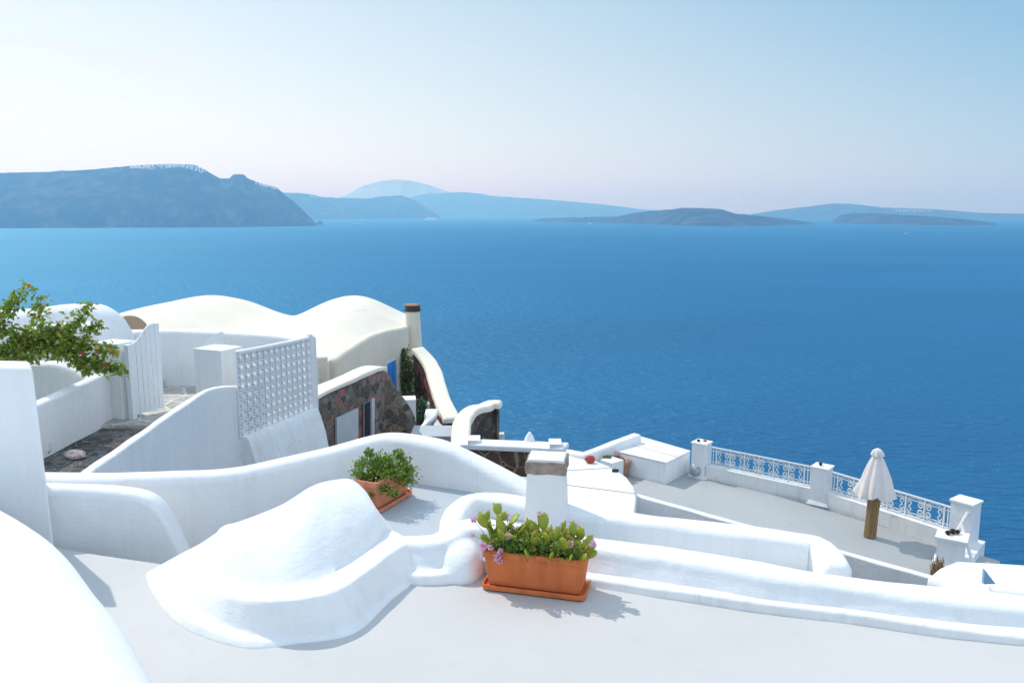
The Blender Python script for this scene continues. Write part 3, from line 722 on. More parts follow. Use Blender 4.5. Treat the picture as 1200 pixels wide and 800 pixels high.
# bush in the second planter
def bushplant(name, centre, rad, n, ls, mat, stemroot, label, cat, clumps=14, seed=1, stemr=.004, stems=True, cl=None):
    rn = random.Random(seed); t = thing(name, stemroot, label, cat); lb = bmesh.new(); sb = bmesh.new(); centre = Vector(centre)
    cs = []
    for k in range(clumps):
        d = Vector((rn.gauss(0, 1), rn.gauss(0, 1), rn.gauss(0, 1))).normalized()*rn.uniform(.45, .95)
        cs.append((centre+Vector((d.x*rad[0], d.y*rad[1], d.z*rad[2])), rn.uniform(.28, .5)))
    if cl: cs += [(Vector(a), b) for a, b in cl]
    for (c, f) in cs:
        if stems:
            m = Vector(stemroot).lerp(c, .5)+Vector((rn.uniform(-1, 1), rn.uniform(-1, 1), 0))*rad[0]*.15
            tube([stemroot, m, c], stemr, 4, sb, .5)
        for k in range(int(n/len(cs))):
            d = Vector((rn.gauss(0, 1), rn.gauss(0, 1), rn.gauss(0, 1)))*.46
            p = c+Vector((d.x*rad[0]*f, d.y*rad[1]*f, d.z*rad[2]*f)); dd = (p-centre).normalized()+Vector((rn.gauss(0, .6), rn.gauss(0, .6), rn.gauss(0, .6)+.2))
            L = ls*rn.uniform(.6, 1.25); leaf(lb, p, dd, Vector((rn.gauss(0, 1), rn.gauss(0, 1), rn.gauss(0, 1))), L, L*.62, .3)
    obj('foliage', lb, mat, t, smooth=0)
    if stems: obj('stems', sb, M['bark'], t, smooth=0)
    return t
bc = P(449, 557, c2.y-.04)
bushplant('leafy_bush', (bc.x, bc.y, bc.z), (.21, .22, .16), 5600, .029, M['bush'], (c2.x, c2.y, ZU+.22), 'dense green small-leaved bush spilling over the paler planter by the curved wall', 'bush', clumps=34, seed=4,
          cl=[(P(470, 541, c2.y+.08), .35), (P(478, 552, c2.y+.12), .3), (P(466, 533, c2.y+.1), .22), (P(424, 545, c2.y), .3), (P(422, 568, c2.y-.1), .3), (P(461, 578, c2.y-.3), .16), (P(433, 532, c2.y), .2), (P(428, 572, c2.y-.12), .3), (P(438, 577, c2.y-.2), .25), (P(420, 556, c2.y-.1), .3), (P(452, 572, c2.y-.25), .22)])

# ================================================================== left middle: path, courtyard, gate, lattice
obj('stone_path', prism([(-8.2, 6.9), (-4.3, 6.9), (-4.5, 8.2), (-4.70, 10), (-4.79, 11.4), (-4.72, 12.6), (-7.3, 12.9)], -1.5, -1.0, 0), M['path'], smooth=0, kind='structure')
obj('courtyard_floor', prism([(-8.0, 12.85), (-4.66, 12.65), (-4.3, 15.9), (-8.0, 15.9)], -1.6, -.94, .01), M['court'], smooth=0, kind='structure')
# small white edge stone step at the gate
# W3 lattice wall
bm = sweep(pxw([(40, 603, 6.9), (100, 553, 8.0), (140, 525, 9.0), (180, 497, 10.1), (220, 470, 11.4), (243, 456, 12.1), (262, 452, 12.4), (282, 452, 12.6)]), -4, .12, r=.03, step=.12, jit=.01)
A3 = P(282, 500, 12.5); B3 = P(366, 480, 14.6)
d3 = (B3-A3); d3.z = 0; L3 = d3.length; d3.normalize(); n3 = Vector((d3.y, -d3.x, 0))
if n3.dot(Vector((-A3.x, -A3.y, 0))) < 0: n3 = -n3
lw = thing('lattice_wall', (A3.x, A3.y, -1.5), 'white plaster wall carrying a pierced lattice screen, rising from lower left to the stone hut', 'wall')
obj('sloping_wall', bm, M['white'], lw, smooth=50)
# base under the screen, bulging out
zl = P(285, 512, 12.5).z; zr = P(364, 479, 14.5).z
bm = bmesh.new(); NN = 14; g = []
zbl = [0]
for i in range(NN+1):
    t = i/NN; o = A3+d3*(L3*t); zt_ = zl+(zr-zl)*t; c = []
    for off, z in ((-.1, -3.2), (-.1, zt_), (.09, zt_+.0), (.13, zt_-.03), (.17, zt_-.15), (.26, zt_-.45), (.36, zt_-1.0), (.46, -3.2)):
        q = o+n3*off; c.append(bm.verts.new((q.x+noise.noise(Vector((t*4, z, 1)))*.02, q.y, z+noise.noise(Vector((t*6, off, 3)))*.02)))
    g.append(c)
for a, b in zip(g[:-1], g[1:]):
    for j in range(len(a)-1): bm.faces.new((a[j], b[j], b[j+1], a[j+1]))
bm.faces.new(g[0]); bm.faces.new(list(reversed(g[-1])))
obj('plinth', bm, M['white_old'], lw, smooth=50)
# pierced screen
ztl = P(285, 411, 12.6).z; ztr = P(362, 398, 14.5).z
def SP(t, h, off=0.0):
    o = A3+d3*(L3*t); z0 = zl+(zr-zl)*t+.0; z1 = ztl+(ztr-ztl)*t
    return Vector((o.x, o.y, z0+(z1-z0)*h))+n3*off
bm = bmesh.new(); NX, NY = 13, 9; wd = .020
for i in range(NX+1): bar(SP(i/NX, 0), SP(i/NX, 1), .075, .016, bm) if False else bar(SP(i/NX, 0), SP(i/NX, 1), wd, .06, bm)
for j in range(NY+1): bar(SP(0, j/NY), SP(1, j/NY), .06, wd, bm)
for i in range(NX):
    for j in range(NY):
        a, b, c, d = SP(i/NX, j/NY), SP((i+1)/NX, j/NY), SP((i+1)/NX, (j+1)/NY), SP(i/NX, (j+1)/NY)
        m = (a+c)/2
        e = [(a+b)/2, (b+c)/2, (c+d)/2, (d+a)/2]
        for k in range(4): bar(e[k]+n3*.003, e[(k+1) % 4]+n3*.003, .05, wd*(1.5 if i < 3 or i > 10 else 2.1), bm)
obj('pierced_screen', bm, M['white_smooth'], lw, smooth=0)
bm = sweep([tuple(SP(.02, 1.0)+Vector((0, 0, .02))), tuple(SP(.5, 1)+Vector((0, 0, .03))), tuple(SP(.97, 1)+Vector((0, 0, .05))), ], 0, .10, r=.03, zbotrel=.06, jit=.005)
q0 = SP(1.0, 1); join(bm, sweep([tuple(q0+Vector((0, 0, .1))), tuple(q0+d3*.10+Vector((0, 0, .03)))], -3.2, .14, r=.05, jit=.01))
obj('screen_frame', bm, M['white'], lw, smooth=50)
# back courtyard wall
bm = sweep(pxw([(95, 389, 15.8), (200, 386, 15.9), (300, 390, 16.0), (345, 396, 16.0), (356, 400, 16.0)]), -2, .35, r=.08, step=.15, jit=.012)
wall('courtyard_back_wall', bm, M['white'], 'long straight white wall behind the wooden gate, closing the courtyard')
# courtyard pillar
pp = P(258, 450, 13.4); ztp = P(258, 407, 13.4).z
bm = box((pp.x, pp.y, -1.6), (.60, .5, ztp+1.6), R(-24), .03, seg=3); roughen(bm, 2, .008, 3)
wall('courtyard_pillar', bm, M['white'], 'square white pillar with a flat top left of the lattice screen', 'pillar')
# small fretwork board behind the pillar
A5 = P(238, 410, 14.2); B5 = P(259, 392, 14.6); bm = bmesh.new(); N_ = 9
dd = B5-A5; h5 = []
for i in range(N_+1):
    t = i/N_; zt_ = P(240+18*t, 405-17*t**.6+(1.5 if i % 2 else 0), 14.2+.4*t).z; x = A5.x+dd.x*t; y = A5.y+dd.y*t; h5.append((x, y, zt_))
fr_ = [bm.verts.new((x, y, -1)) for x, y, z in h5]; tp = [bm.verts.new(h) for h in h5]
fr2 = [bm.verts.new((x+.03, y+.05, -1)) for x, y, z in h5]; tp2 = [bm.verts.new((x+.03, y+.05, z)) for x, y, z in h5]
for i in range(N_):
    bm.faces.new((fr_[i], fr_[i+1], tp[i+1], tp[i])); bm.faces.new((fr2[i+1], fr2[i], tp2[i], tp2[i+1])); bm.faces.new((tp[i], tp[i+1], tp2[i+1], tp2[i]))
bm.faces.new((fr_[0], tp[0], tp2[0], fr2[0])); bm.faces.new((fr_[-1], fr2[-1], tp2[-1], tp[-1]))
obj('scalloped_panel', bm, M['wood'], smooth=0, label='small white panel with a scalloped edge behind the courtyard pillar', cat='panel')

# gate pillar + gate
gp = P(140, 500, 13.3); zg = P(140, 402, 13.2).z
bm = box((gp.x, gp.y+.08, -1.6), (.50, .42, zg+1.6), R(-18), .02, seg=2); roughen(bm, 2, .006, 3)
wall('gate_pillar', bm, M['white'], 'white pillar at the hinge side of the wooden gate', 'pillar')
g0 = P(160, 497, 13.2); g1 = P(194, 488, 13.7)
gt = thing('wooden_gate', (g0.x, g0.y, -.98), 'white wooden plank gate standing open, its top edge curving up', 'gate')
gd = (g1-g0); gd.z = 0; gL = gd.length; gd.normalize(); gn = Vector((gd.y, -gd.x, 0))
NB = 6
for i in range(NB):
    t0, t1 = i/NB, (i+1)/NB-.012
    def ztop(t):
        s = min(1, max(0, (t-.02)/.75)); s = s*s*(3-2*s)
        return P(157+38*t, 403-24*s, 13.2+.5*t).z
    bm = bmesh.new(); zb = -.88+.0*i; v = []
    for off in (0, .028):
        for t in (t0, (t0+t1)/2, t1):
            o = g0+gd*(gL*t)-gn*off; v.append((bm.verts.new((o.x, o.y, zb)), bm.verts.new((o.x, o.y, ztop(t)))))
    f = v[:3]; b_ = v[3:]
    for k in range(2): bm.faces.new((f[k][0], f[k+1][0], f[k+1][1], f[k][1])); bm.faces.new((b_[k+1][0], b_[k][0], b_[k][1], b_[k+1][1])); bm.faces.new((f[k][1], f[k+1][1], b_[k+1][1], b_[k][1])); bm.faces.new((f[k+1][0], f[k][0], b_[k][0], b_[k+1][0]))
    bm.faces.new((f[0][0], f[0][1], b_[0][1], b_[0][0])); bm.faces.new((f[2][1], f[2][0], b_[2][0], b_[2][1]))
    obj('plank', bm, M['wood'], gt, smooth=0)
for zz in (-.7, .05): obj('cross_rail', bar(g0+Vector((0, 0, 0))-gn*.05+Vector((0, 0, zz-g0.z)), g1-gn*.05+Vector((0, 0, zz-g1.z)), .04, .08), M['wood'], gt, smooth=0)
hp = P(157, 500, 13.15); obj('gate_post', box((hp.x, hp.y, -1.0), (.09, .09, P(157, 404, 13.15).z+1.0), R(-20), .006), M['wood'], gt, smooth=0)

# W4 path side wall with wide shaded ledge behind
A4 = Vector((-6.95, 9.6, 0)); B4 = Vector((gp.x-.12, gp.y-.1, 0))
bm = sweep([(-7.25, 8.2, -.24), (-7.0, 9.6, -.22), (-6.85, 11, -.21), (B4.x-.02, B4.y, -.16)], -1.6, .22, r=.05, step=.15, jit=.012)
wall('path_side_wall', bm, M['white'], 'sunlit white wall along the stone path, bougainvillea hanging over its far end')
obj('side_yard_floor', prism([(-12, 8.4), (-7.3, 8.4), (-6.75, 12.9), (-6.9, 15.6), (-12, 15.6)], -1.6, -.78, 0), M['floor_shade_blue'], smooth=0, kind='structure')
# vaulted house
hv = thing('vaulted_white_house', (P(60, 400, 15.2).x, 15.6, -1.5), 'small white house with a rounded vaulted top behind the bougainvillea', 'house')
vp = [(-140, 372, 14.6), (-60, 369, 14.6), (20, 366, 14.7), (60, 361, 14.7), (95, 359, 14.8), (112, 362, 14.8), (126, 371, 14.8), (136, 385, 14.8), (143, 402, 14.8)]
bm = sweep([(x-.12, y+.45, z) for x, y, z in pxw(vp)], -1.5, .9, r=.35, step=.1, jit=.012, ends=False)
obj('vault', bm, M['white'], hv, smooth=60)
bm = sweep([(x, y, z) for x, y, z in pxw([(-140, 388, 14.4), (20, 386, 14.4), (70, 380, 14.5), (100, 378, 14.5), (116, 384, 14.5), (126, 398, 14.5), (131, 415, 14.5)])], -1.5, .5, r=.05, step=.1, jit=.008, ends=False)
obj('arched_front', bm, M['white'], hv, smooth=60)
# weathered low wall piece behind the vine
bm = sweep(pxw([(-80, 425, 13.3), (30, 424, 13.4), (70, 424, 13.5), (90, 430, 13.5), (108, 440, 13.5)]), -1.4, .5, r=.12, step=.1, jit=.02)
wall('garden_wall', bm, M['white_old'], 'low weathered white wall half hidden under the bougainvillea leaves')
# stones by the path
sr = G(88, 536, -.99)
bm = bmesh.new(); bmesh.ops.create_icosphere(bm, subdivisions=2, radius=.12)
for v in bm.verts: v.co = Vector((v.co.x*1.3, v.co.y*.9, v.co.z*.6))*(1+.35*noise.noise(v.co*9)); v.co += sr+Vector((0, 0, .05))
obj('path_rock', bm, M['ragred'], smooth=0, label='pale reddish rock lying on the dark stone path', cat='rock')
sr = G(53, 533, -.99); bm = bmesh.new()
for k in range(40):
    a = sr+Vector((random.uniform(-.05, .05), random.uniform(-.05, .05), 0)); tube([a, a+Vector((random.uniform(-.12, .12), random.uniform(-.1, .1), random.uniform(.06, .2)))], .006, 3, bm, .4)
obj('dry_weed', bm, M['straw'], smooth=0, label='small dry brown weed at the foot of the path wall', cat='weed')

# bougainvillea
def vine(name, branches, mat, label, cat, leafn, ls, flowers=None, seed=3, br=.012, spread=.10):
    rn = random.Random(seed); c0 = Vector(branches[0][0]); t = thing(name, c0, label, cat); lb = bmesh.new(); sb = bmesh.new()
    for pts in branches:
        pp_ = catmull([tuple(p) for p in pts], .08); tube(pp_, br, 5, sb, .3)
        L = sum(math.dist(a, b) for a, b in zip(pp_[:-1], pp_[1:])); n = int(leafn*L)
        for k in range(n):
            q = rn.random(); i = min(len(pp_)-2, int(q*(len(pp_)-1))); p = Vector(pp_[i]).lerp(Vector(pp_[i+1]), rn.random())
            s = spread*(1.15-.75*q); p = p+Vector((rn.gauss(0, s), rn.gauss(0, s), rn.gauss(0, s*.85)))
            l = ls*rn.uniform(.55, 1.2); leaf(lb, p, Vector((rn.gauss(0, 1), rn.gauss(0, 1)-.3, rn.gauss(0, 1)-.1)), Vector((rn.gauss(0, .5), rn.gauss(0, .5), 1)), l, l*.72, .3)
    obj('foliage', lb, mat, t, smooth=0); obj('branches', sb, M['bark'], t, smooth=0)
    for (p, s, mm) in (flowers or []):
        fb = bmesh.new()
        for k in range(14): leaf(fb, Vector(p)+rv(.02*s), rv()+Vector((0, -.4, .2)), rv(), .045*s, .04*s, .4)
        obj('flower', fb, M[mm], t, smooth=0)
    return t
def B(*a): return [P(x, y, Y) for x, y, Y in a]
br = [B((-50, 470, 12.6), (-20, 410, 12.6), (5, 375, 12.6), (20, 350, 12.6), (34, 336, 12.6)), B((-50, 440, 12.7), (0, 415, 12.7), (30, 395, 12.7), (45, 372, 12.7), (47, 350, 12.6)),
      B((-40, 450, 12.6), (15, 410, 12.6), (50, 395, 12.6), (80, 385, 12.5), (98, 368, 12.4), (103, 358, 12.4)), B((-20, 430, 12.7), (30, 405, 12.6), (62, 402, 12.5), (90, 415, 12.4), (105, 436, 12.3)),
      B((10, 410, 12.6), (60, 395, 12.5), (85, 400, 12.4), (115, 410, 12.3), (135, 409, 12.2)), B((20, 410, 12.6), (70, 410, 12.4), (95, 425, 12.3), (120, 430, 12.2), (144, 433, 12.2)),
      B((-50, 400, 12.7), (-10, 385, 12.7), (8, 365, 12.7), (12, 355, 12.7)), B((-50, 430, 12.5), (-10, 415, 12.5), (20, 415, 12.4), (40, 422, 12.4)), B((-60, 390, 12.6), (-20, 380, 12.6), (10, 390, 12.5), (30, 398, 12.5)),
      B((30, 400, 12.5), (60, 385, 12.4), (90, 395, 12.3), (112, 385, 12.3), (113, 378, 12.3)), B((40, 405, 12.5), (80, 408, 12.3), (110, 423, 12.2), (140, 432, 12.1))]
vine('bougainvillea', br, M['boug'], 'leafy bougainvillea with a few red blossoms sprawling over the white walls at the left', 'vine', 200, .10,
     [(P(95, 414, 12.0), .6, 'red'), (P(113, 411, 12.0), .7, 'red'), (P(123, 427, 11.9), .7, 'red'), (P(130, 410, 12.0), .7, 'orange'), (P(34, 335, 12.5), .9, 'orange'), (P(137, 413, 12), .8, 'orange'), (P(30, 442, 12.2), 1, 'orange')], br=.014, spread=.12)

# ================================================================== cream house
ch_ = thing('cream_domed_house', (-6, 26, -5), 'large cream house with two smooth domed vaults in front of the sea', 'house')
E1 = P(366, 424, 21.0); E2 = P(388, 421, 22.2); E3 = P(476, 384, 28.6)
zr_ = E2.z
dxe = E3.x-E2.x; dye = E3.y-E2.y
def edge_x(y): return E2.x+dxe*(y-E2.y)/dye
def roof_z(x, y):
    ex = edge_x(y); d = ex-x
    z = -1.62+.010*(y-22)
    def bump(cx, w, h, p=1.0):
        q = (x-cx)/w
        return h*(math.cos(math.pi*q)*.5+.5)**p if abs(q) < 1 else 0
    c2x = -6.2-.03*(y-30); c1x = -12.1+.15*(y-29)
    fade = lambda y0, y1: max(0, min(1, (y-y0)/(y1-y0)))
    f1 = fade(23, 27.5); f1 = f1*f1*(3-2*f1); f2 = fade(21.5, 27); f2 = f2*f2*(3-2*f2)
    z += bump(c2x, 2.35, .80, .68)*f2
    z += bump(c1x, 3.0, .82, .75)*f1
    z += .22*(1 if -11 < x < -5 else 0)*0
    return z
bm = bmesh.new(); g = []
ny, nx = 60, 110
for i in range(ny+1):
    y = 21.0+12.5*i/ny; row = []
    ex = edge_x(y) if y < 29.6 else edge_x(29.6)-(y-29.6)*.2
    for j in range(nx+1):
        x = -17+(ex+17)*j/nx; z = roof_z(x, y)
        dback = (33.5-y); z -= .9*max(0, 1-dback/2.5)**2
        row.append(bm.verts.new((x, y, z+noise.noise(Vector((x*.8, y*.8, 0)))*.03)))
    g.append(row)
for a, b in zip(g[:-1], g[1:]):
    for j in range(nx): bm.faces.new((a[j], a[j+1], b[j+1], b[j]))
for row in g:  # right drop
    pass
rgt = [bm.verts.new((r_[-1].co.x, r_[-1].co.y, -5.6)) for r_ in g]
for i in range(ny): bm.faces.new((g[i][-1], rgt[i], rgt[i+1], g[i+1][-1]))
frt = [bm.verts.new((v.co.x, v.co.y, -5.6)) for v in g[0]]
for j in range(nx): bm.faces.new((g[0][j], frt[j], frt[j+1], g[0][j+1]))
bck = [bm.verts.new((v.co.x, v.co.y, -8)) for v in g[-1]]
for j in range(nx): bm.faces.new((g[-1][j+1], bck[j+1], bck[j], g[-1][j]))
obj('vaulted_roof_and_walls', bm, M['cream_light'], ch_, smooth=60)
# parapet band along the visible roof edge and the cream wall under it
bm = sweep([(edge_x(y)+.0, y, roof_z(edge_x(y), y)+.03) for y in (22.2, 23.5, 25, 26.5, 28, 29.2)], -5.6, .34, r=.10, step=.2, jit=.012)
obj('edge_wall', bm, M['cream'], ch_, smooth=50)
bm = sweep([(-17, 21.05, -1.35), (-8, 21.05, -1.35), (E2.x-.02, 21.6, P(383, 417, 21.6).z)], -5.6, .3, r=.06, step=.3, jit=.01)
obj('front_parapet', bm, M['cream'], ch_, smooth=50)
# tympanum arch, its shade put into a darker tan colour
tcx = P(152, 383, 20.6); bm = bmesh.new(); V0 = []; V1 = []
for k in range(17):
    a = math.pi*k/16; px = 152-23*math.cos(a); py = 390-20*math.sin(a); V0.append(bm.verts.new(P(px, py, 20.4))); q = P(px, py, 20.4); V1.append(bm.verts.new((q.x-.5, q.y+1.0, q.z-.1)))
bm.faces.new(V0)
for a in range(16): bm.faces.new((V0[a], V0[a+1], V1[a+1], V1[a]))
obj('arched_gable', bm, M['tan'], ch_, smooth=40)
# shutter window on the edge wall
WA = Vector((edge_x(23)+.18, 23, 0)); WB = Vector((edge_x(28)+.18, 28, 0))
win = None
c = [PV(x, y, WA, WB, .0) for x, y in ((454.5, 455), (462, 461), (462, 419), (454.5, 424))]
wd_ = (WB-WA).normalized(); wn = Vector((wd_.y, -wd_.x, 0))
zlo, zhi = -3.55, -2.45
wp0 = PV(453.5, 440, WA, WB); wp1 = PV(463.5, 440, WA, WB)
win = obj('window', box(((wp0.x+wp1.x)/2-wn.x*.02, (wp0.y+wp1.y)/2-wn.y*.02, zlo-.05), ((wp1-wp0).length+.1, .06, zhi-zlo+.1), math.atan2(wd_.y, wd_.x), .01), M['wood'], ch_, smooth=0)
for k in (0, 1):
    m0 = wp0.lerp(wp1, .06+.47*k); m1 = wp0.lerp(wp1, .47+.47*k); bm = bmesh.new()
    cx = (m0+m1)/2; rz = math.atan2(wd_.y, wd_.x)
    box((cx.x+wn.x*.035, cx.y+wn.y*.035, zlo), ((m1-m0).length, .03, zhi-zlo), rz, .004, bm=bm)
    for q in range(12): box((cx.x+wn.x*.055, cx.y+wn.y*.055, zlo+.05+q*(zhi-zlo-.1)/12), ((m1-m0).length-.08, .015, .045), rz, 0, bm=bm)
    obj('shutter', bm, M['blue'], win, smooth=0)
# tall chimney of the cream house
tc = P(481.5, 370, 28.6)
tch = thing('tall_chimney', (tc.x+.1, tc.y, -5), 'tall tapering cream chimney with a dark flue rim at the corner of the domed house', 'chimney')
bm = bmesh.new()
pr = [(.43, -5.6), (.36, P(481, 460, 28.6).z), (.335, P(481, 430, 28.6).z), (.29, P(481, 400, 28.6).z), (.265, P(481, 370, 28.6).z), (.262, P(481, 364, 28.6).z)]
prev = None
pr = [(a, b) for a, b in pr]
bm = lathe((tc.x+.06, tc.y, 0), pr, 20)
for v in bm.verts: v.co.x = v.co.x+(-(v.co.z+.7)*.02)
bevel(bm, .02)
obj('shaft', bm, M['cream'], tch, smooth=50)
zz = P(481, 364, 28.6).z
obj('flue_rim', lathe((tc.x+.06, tc.y, zz-.03), [(.24, 0), (.29, .02), (.29, .12), (.27, .14), (.27, .2), (.22, .2)], 20), M['darkmetal'], tch)
obj('cover_plate', lathe((tc.x+.06, tc.y, zz+.175), [(.27, 0), (.285, .01), (.285, .05), (.26, .06)], 20), M['copper'], tch)

# ================================================================== stone hut and steps
sh = thing('lava_stone_hut', (P(420, 470, 18.5).x, 18.8, -5), 'dark lava stone hut with a cream coped top and two grey doors', 'stone hut')
s1 = pxw([(340, 476, 16.0), (367, 460, 17.0), (405, 444, 18.3), (432, 432, 19.2), (442, 431, 19.6)])
bm = sweep([(x, y, z-.06) for x, y, z in s1], -6, .36, r=.02, step=.2, jit=.02, ends=False)
join(bm, sweep(pxw([(440, 433, 19.85), (447, 434, 19.95), (455, 443, 20.1), (464, 457, 20.2), (472, 468, 20.3), (478, 480, 20.4), (480, 492, 20.45), (481, 510, 20.5), (482, 530, 20.5)]), -6, .36, r=.05, step=.1, jit=.02, ends=False))
obj('masonry', bm, M['lava'], sh, smooth=40)
bm = sweep([(x, y+.12, z+.02) for x, y, z in s1], 0, .50, r=.04, step=.15, jit=.015, zbotrel=.09)
obj('coping', bm, M['cream_light'], sh, smooth=50)
hA, hB = Vector((s1[1][0], s1[1][1], 0)), Vector((s1[3][0], s1[3][1], 0))
def hut_panel(name, quad, mat, th, parent, off=.22):
    bm = bmesh.new(); f = [PV(x, y, hA, hB, off) for x, y in quad]; n = Vector((-(hB-hA).y, (hB-hA).x, 0)).normalized()
    if n.dot(-hA) < 0: n = -n
    a = [bm.verts.new(p+n*.0) for p in f]; b = [bm.verts.new(p-n*th) for p in f]
    bm.faces.new(a); bm.faces.new(list(reversed(b)))
    for i in range(4): bm.faces.new((a[i], b[i], b[(i+1) % 4], a[(i+1) % 4]))
    bevel(bm, .012)
    return obj(name, bm, mat, parent, smooth=0)
hut_panel('door', [(395, 521), (420, 514), (420, 478), (395, 490)], M['greydoor'], .05, sh)['label'] = 'pale grey door panel'
dr = hut_panel('doorway', [(427, 522), (439, 518), (439, 467), (427, 473)], M['greyframe'], .04, sh); dr['label'] = 'narrow dark open door'
hut_panel('dark_opening_sheet', [(428, 520), (434, 518), (434, 470), (428, 473)], M['dark'], .03, dr, .235)  # flat near-black sheet stands in for the unlit inside
hut_panel('frame_post', [(436, 518), (439, 518), (439, 466), (436, 468)], M['greydoor'], .04, dr, .25)

# white block and bush right of the hut
bm = box((P(479, 490, 21.5).x, 21.4, -6), (.42, .5, P(479, 466, 21.4).z+6), R(8), .05, seg=3)
wall('white_block', bm, M['white'], 'small white plaster wall end between the stone hut and the green shrubs')
vine('climbing_shrub', [B((476, 470, 27.6), (474, 450, 27.6), (473, 430, 27.6), (474, 410, 27.6)), B((478, 470, 27.5), (481, 450, 27.5), (484, 436, 27.4), (483, 428, 27.4)), B((476, 468, 27.5), (478, 450, 27.4), (476, 425, 27.4)), B((475, 425, 27.4), (480, 420, 27.4), (486, 423, 27.3))], M['darkleaf'], 'tall thin dark green shrub climbing beside the cream chimney', 'shrub', 330, .11, seed=5, br=.015, spread=.15)
ag = P(487, 478, 23.0)
bushplant('round_shrub', (ag.x, ag.y, ag.z), (.27, .3, .38), 900, .10, M['agave'], (ag.x, ag.y, ag.z-.8), 'round blue-green shrub in front of the cream chimney foot', 'shrub', clumps=16, seed=9, stemr=.01)
# curved planter edge / bench
be = pxw([(489, 503, 21.8), (496, 497, 21.8), (504, 486, 21.9), (506, 479, 22.2)])
bn = thing('curved_bench', (be[0][0], be[0][1], -5.4), 'small curved dark bench with a white top beside the round shrub', 'bench')
bm = sweep(be, 0, .36, r=.04, step=.08, zbotrel=.10); obj('seat', bm, M['white'], bn)
bm = sweep([(x, y-.02, z-.10) for x, y, z in be], 0, .3, r=.02, step=.08, zbotrel=.12); obj('seat_frame', bm, M['greyframe'], bn)
for i in (0, 2):
    x, y, z = be[i]; obj('leg', box((x+.03, y-.05, z-.65), (.14, .2, .5), 0, .02), M['greyframe'], bn)
# stairs (white) going down between the hut and the curved walls
stt = thing('white_steps', (P(510, 510, 19).x, 19.5, -6), 'white plastered steps going down between the two curved stone walls', 'steps')
for k, (x0, x1, py, Y) in enumerate(((480, 548, 511, 18.9), (500, 520, 500, 22.0), (503, 519, 493, 22.8), (503, 516, 486, 23.6), (500, 512, 473, 24.6), (499, 509, 460, 25.6))):
    a, b_ = P(x0, py, Y), P(x1, py, Y); dp = 1.0 if k == 0 else .8; obj('step', box(((a.x+b_.x)/2, Y+dp/2, -7), ((b_-a).length, dp, a.z+7), 0, .03), M['floor_shade_blue' if k == 0 else 'white'], stt)  # first step takes the bluish floor colour in place of the hut's shade
# C1 descending curved parapet with lava masonry
c1p = [(490, 408, 26.6), (499, 417, 26.2), (507, 430, 25.4), (513, 450, 24.2), (520, 470, 23.0), (529, 489, 21.9)]
c1w = thing('descending_stone_parapet', (P(515, 450, 24).x, 24, -7), 'reddish lava stone wall with a broad cream top curving down beside the steps', 'wall')
w_ = pxw(c1p)
obj('masonry', sweep([(x, y, z-.06) for x, y, z in w_], -9, .40, r=.02, step=.15, jit=.03, ends=False), M['lava_red'], c1w, smooth=40)
obj('coping', sweep([(x, y, z+.02) for x, y, z in w_], 0, .50, r=.08, step=.12, jit=.015, zbotrel=.16), M['cream_light'], c1w, smooth=50)
# C2 hooked curved wall
c2p = [(584, 471, 20.6), (575, 471, 20.6), (567, 475, 20.4), (556, 477, 20.1), (548, 482, 19.6), (542, 492, 18.9), (540, 503, 18.0), (540, 520, 16.9), (541, 534, 16)]
c2w = thing('hooked_stone_parapet', (P(555, 500, 19).x, 19, -7), 'dark stone wall with a white hooked curving top above the sea', 'wall')
w_ = pxw(c2p)
obj('masonry', sweep([(x, y, z-.07) for x, y, z in w_], -9, .36, r=.02, step=.1, jit=.025, ends=False), M['lava_dark'], c2w, smooth=40)
obj('coping', sweep([(x, y, z+.02) for x, y, z in w_], 0, .44, r=.08, step=.1, jit=.012, zbotrel=.15), M['cream_light'], c2w, smooth=50)
# C3 straight parapet
c3w = thing('straight_stone_parapet', (P(605, 530, 15.6).x, 15.6, -7), 'brown pointed stone wall with a straight white coping, behind the squat chimney', 'wall')
a3, b3 = P(547, 518, 16.0), P(660, 522.5, 15.3)
obj('masonry', sweep([(a3.x, a3.y, a3.z-.07), (b3.x, b3.y, b3.z-.07)], -7, .42, r=.01, step=.2, jit=.012, ends=False), M['lava_brown'], c3w, smooth=40)
obj('coping', sweep([(a3.x-.02, a3.y, a3.z+.02), (b3.x+.02, b3.y, b3.z+.02)], 0, .48, r=.04, step=.15, jit=.008, zbotrel=.10), M['white'], c3w, smooth=50)
for (px, dz) in ((556, .1), (651, .09)):
    t = (px-547)/113; q = a3.lerp(b3, t); obj('end_block', box((q.x, q.y, q.z), (.24, .4, dz), 0, .025), M['white'], c3w)
q = a3.lerp(b3, (622-547)/113)
bm = lathe((q.x, q.y+.25, q.z-.4), [(.11, 0), (.12, .25), (.11, .42), (.08, .50), (.045, .56), (.012, .6)], 14)
obj('onion_finial', bm, M['white'], smooth=60, label='small pointed white finial behind the straight stone wall', cat='finial')
q = P(588, 511, 19.5); bm = box((q.x, q.y, q.z-.6), (.12, .2, .68), 0, .02); roughen(bm, 3, .02, 9)
obj('broken_stone', bm, M['cream'], smooth=0, label='little tan stone stub at the right foot of the hooked stone wall', cat='stone')

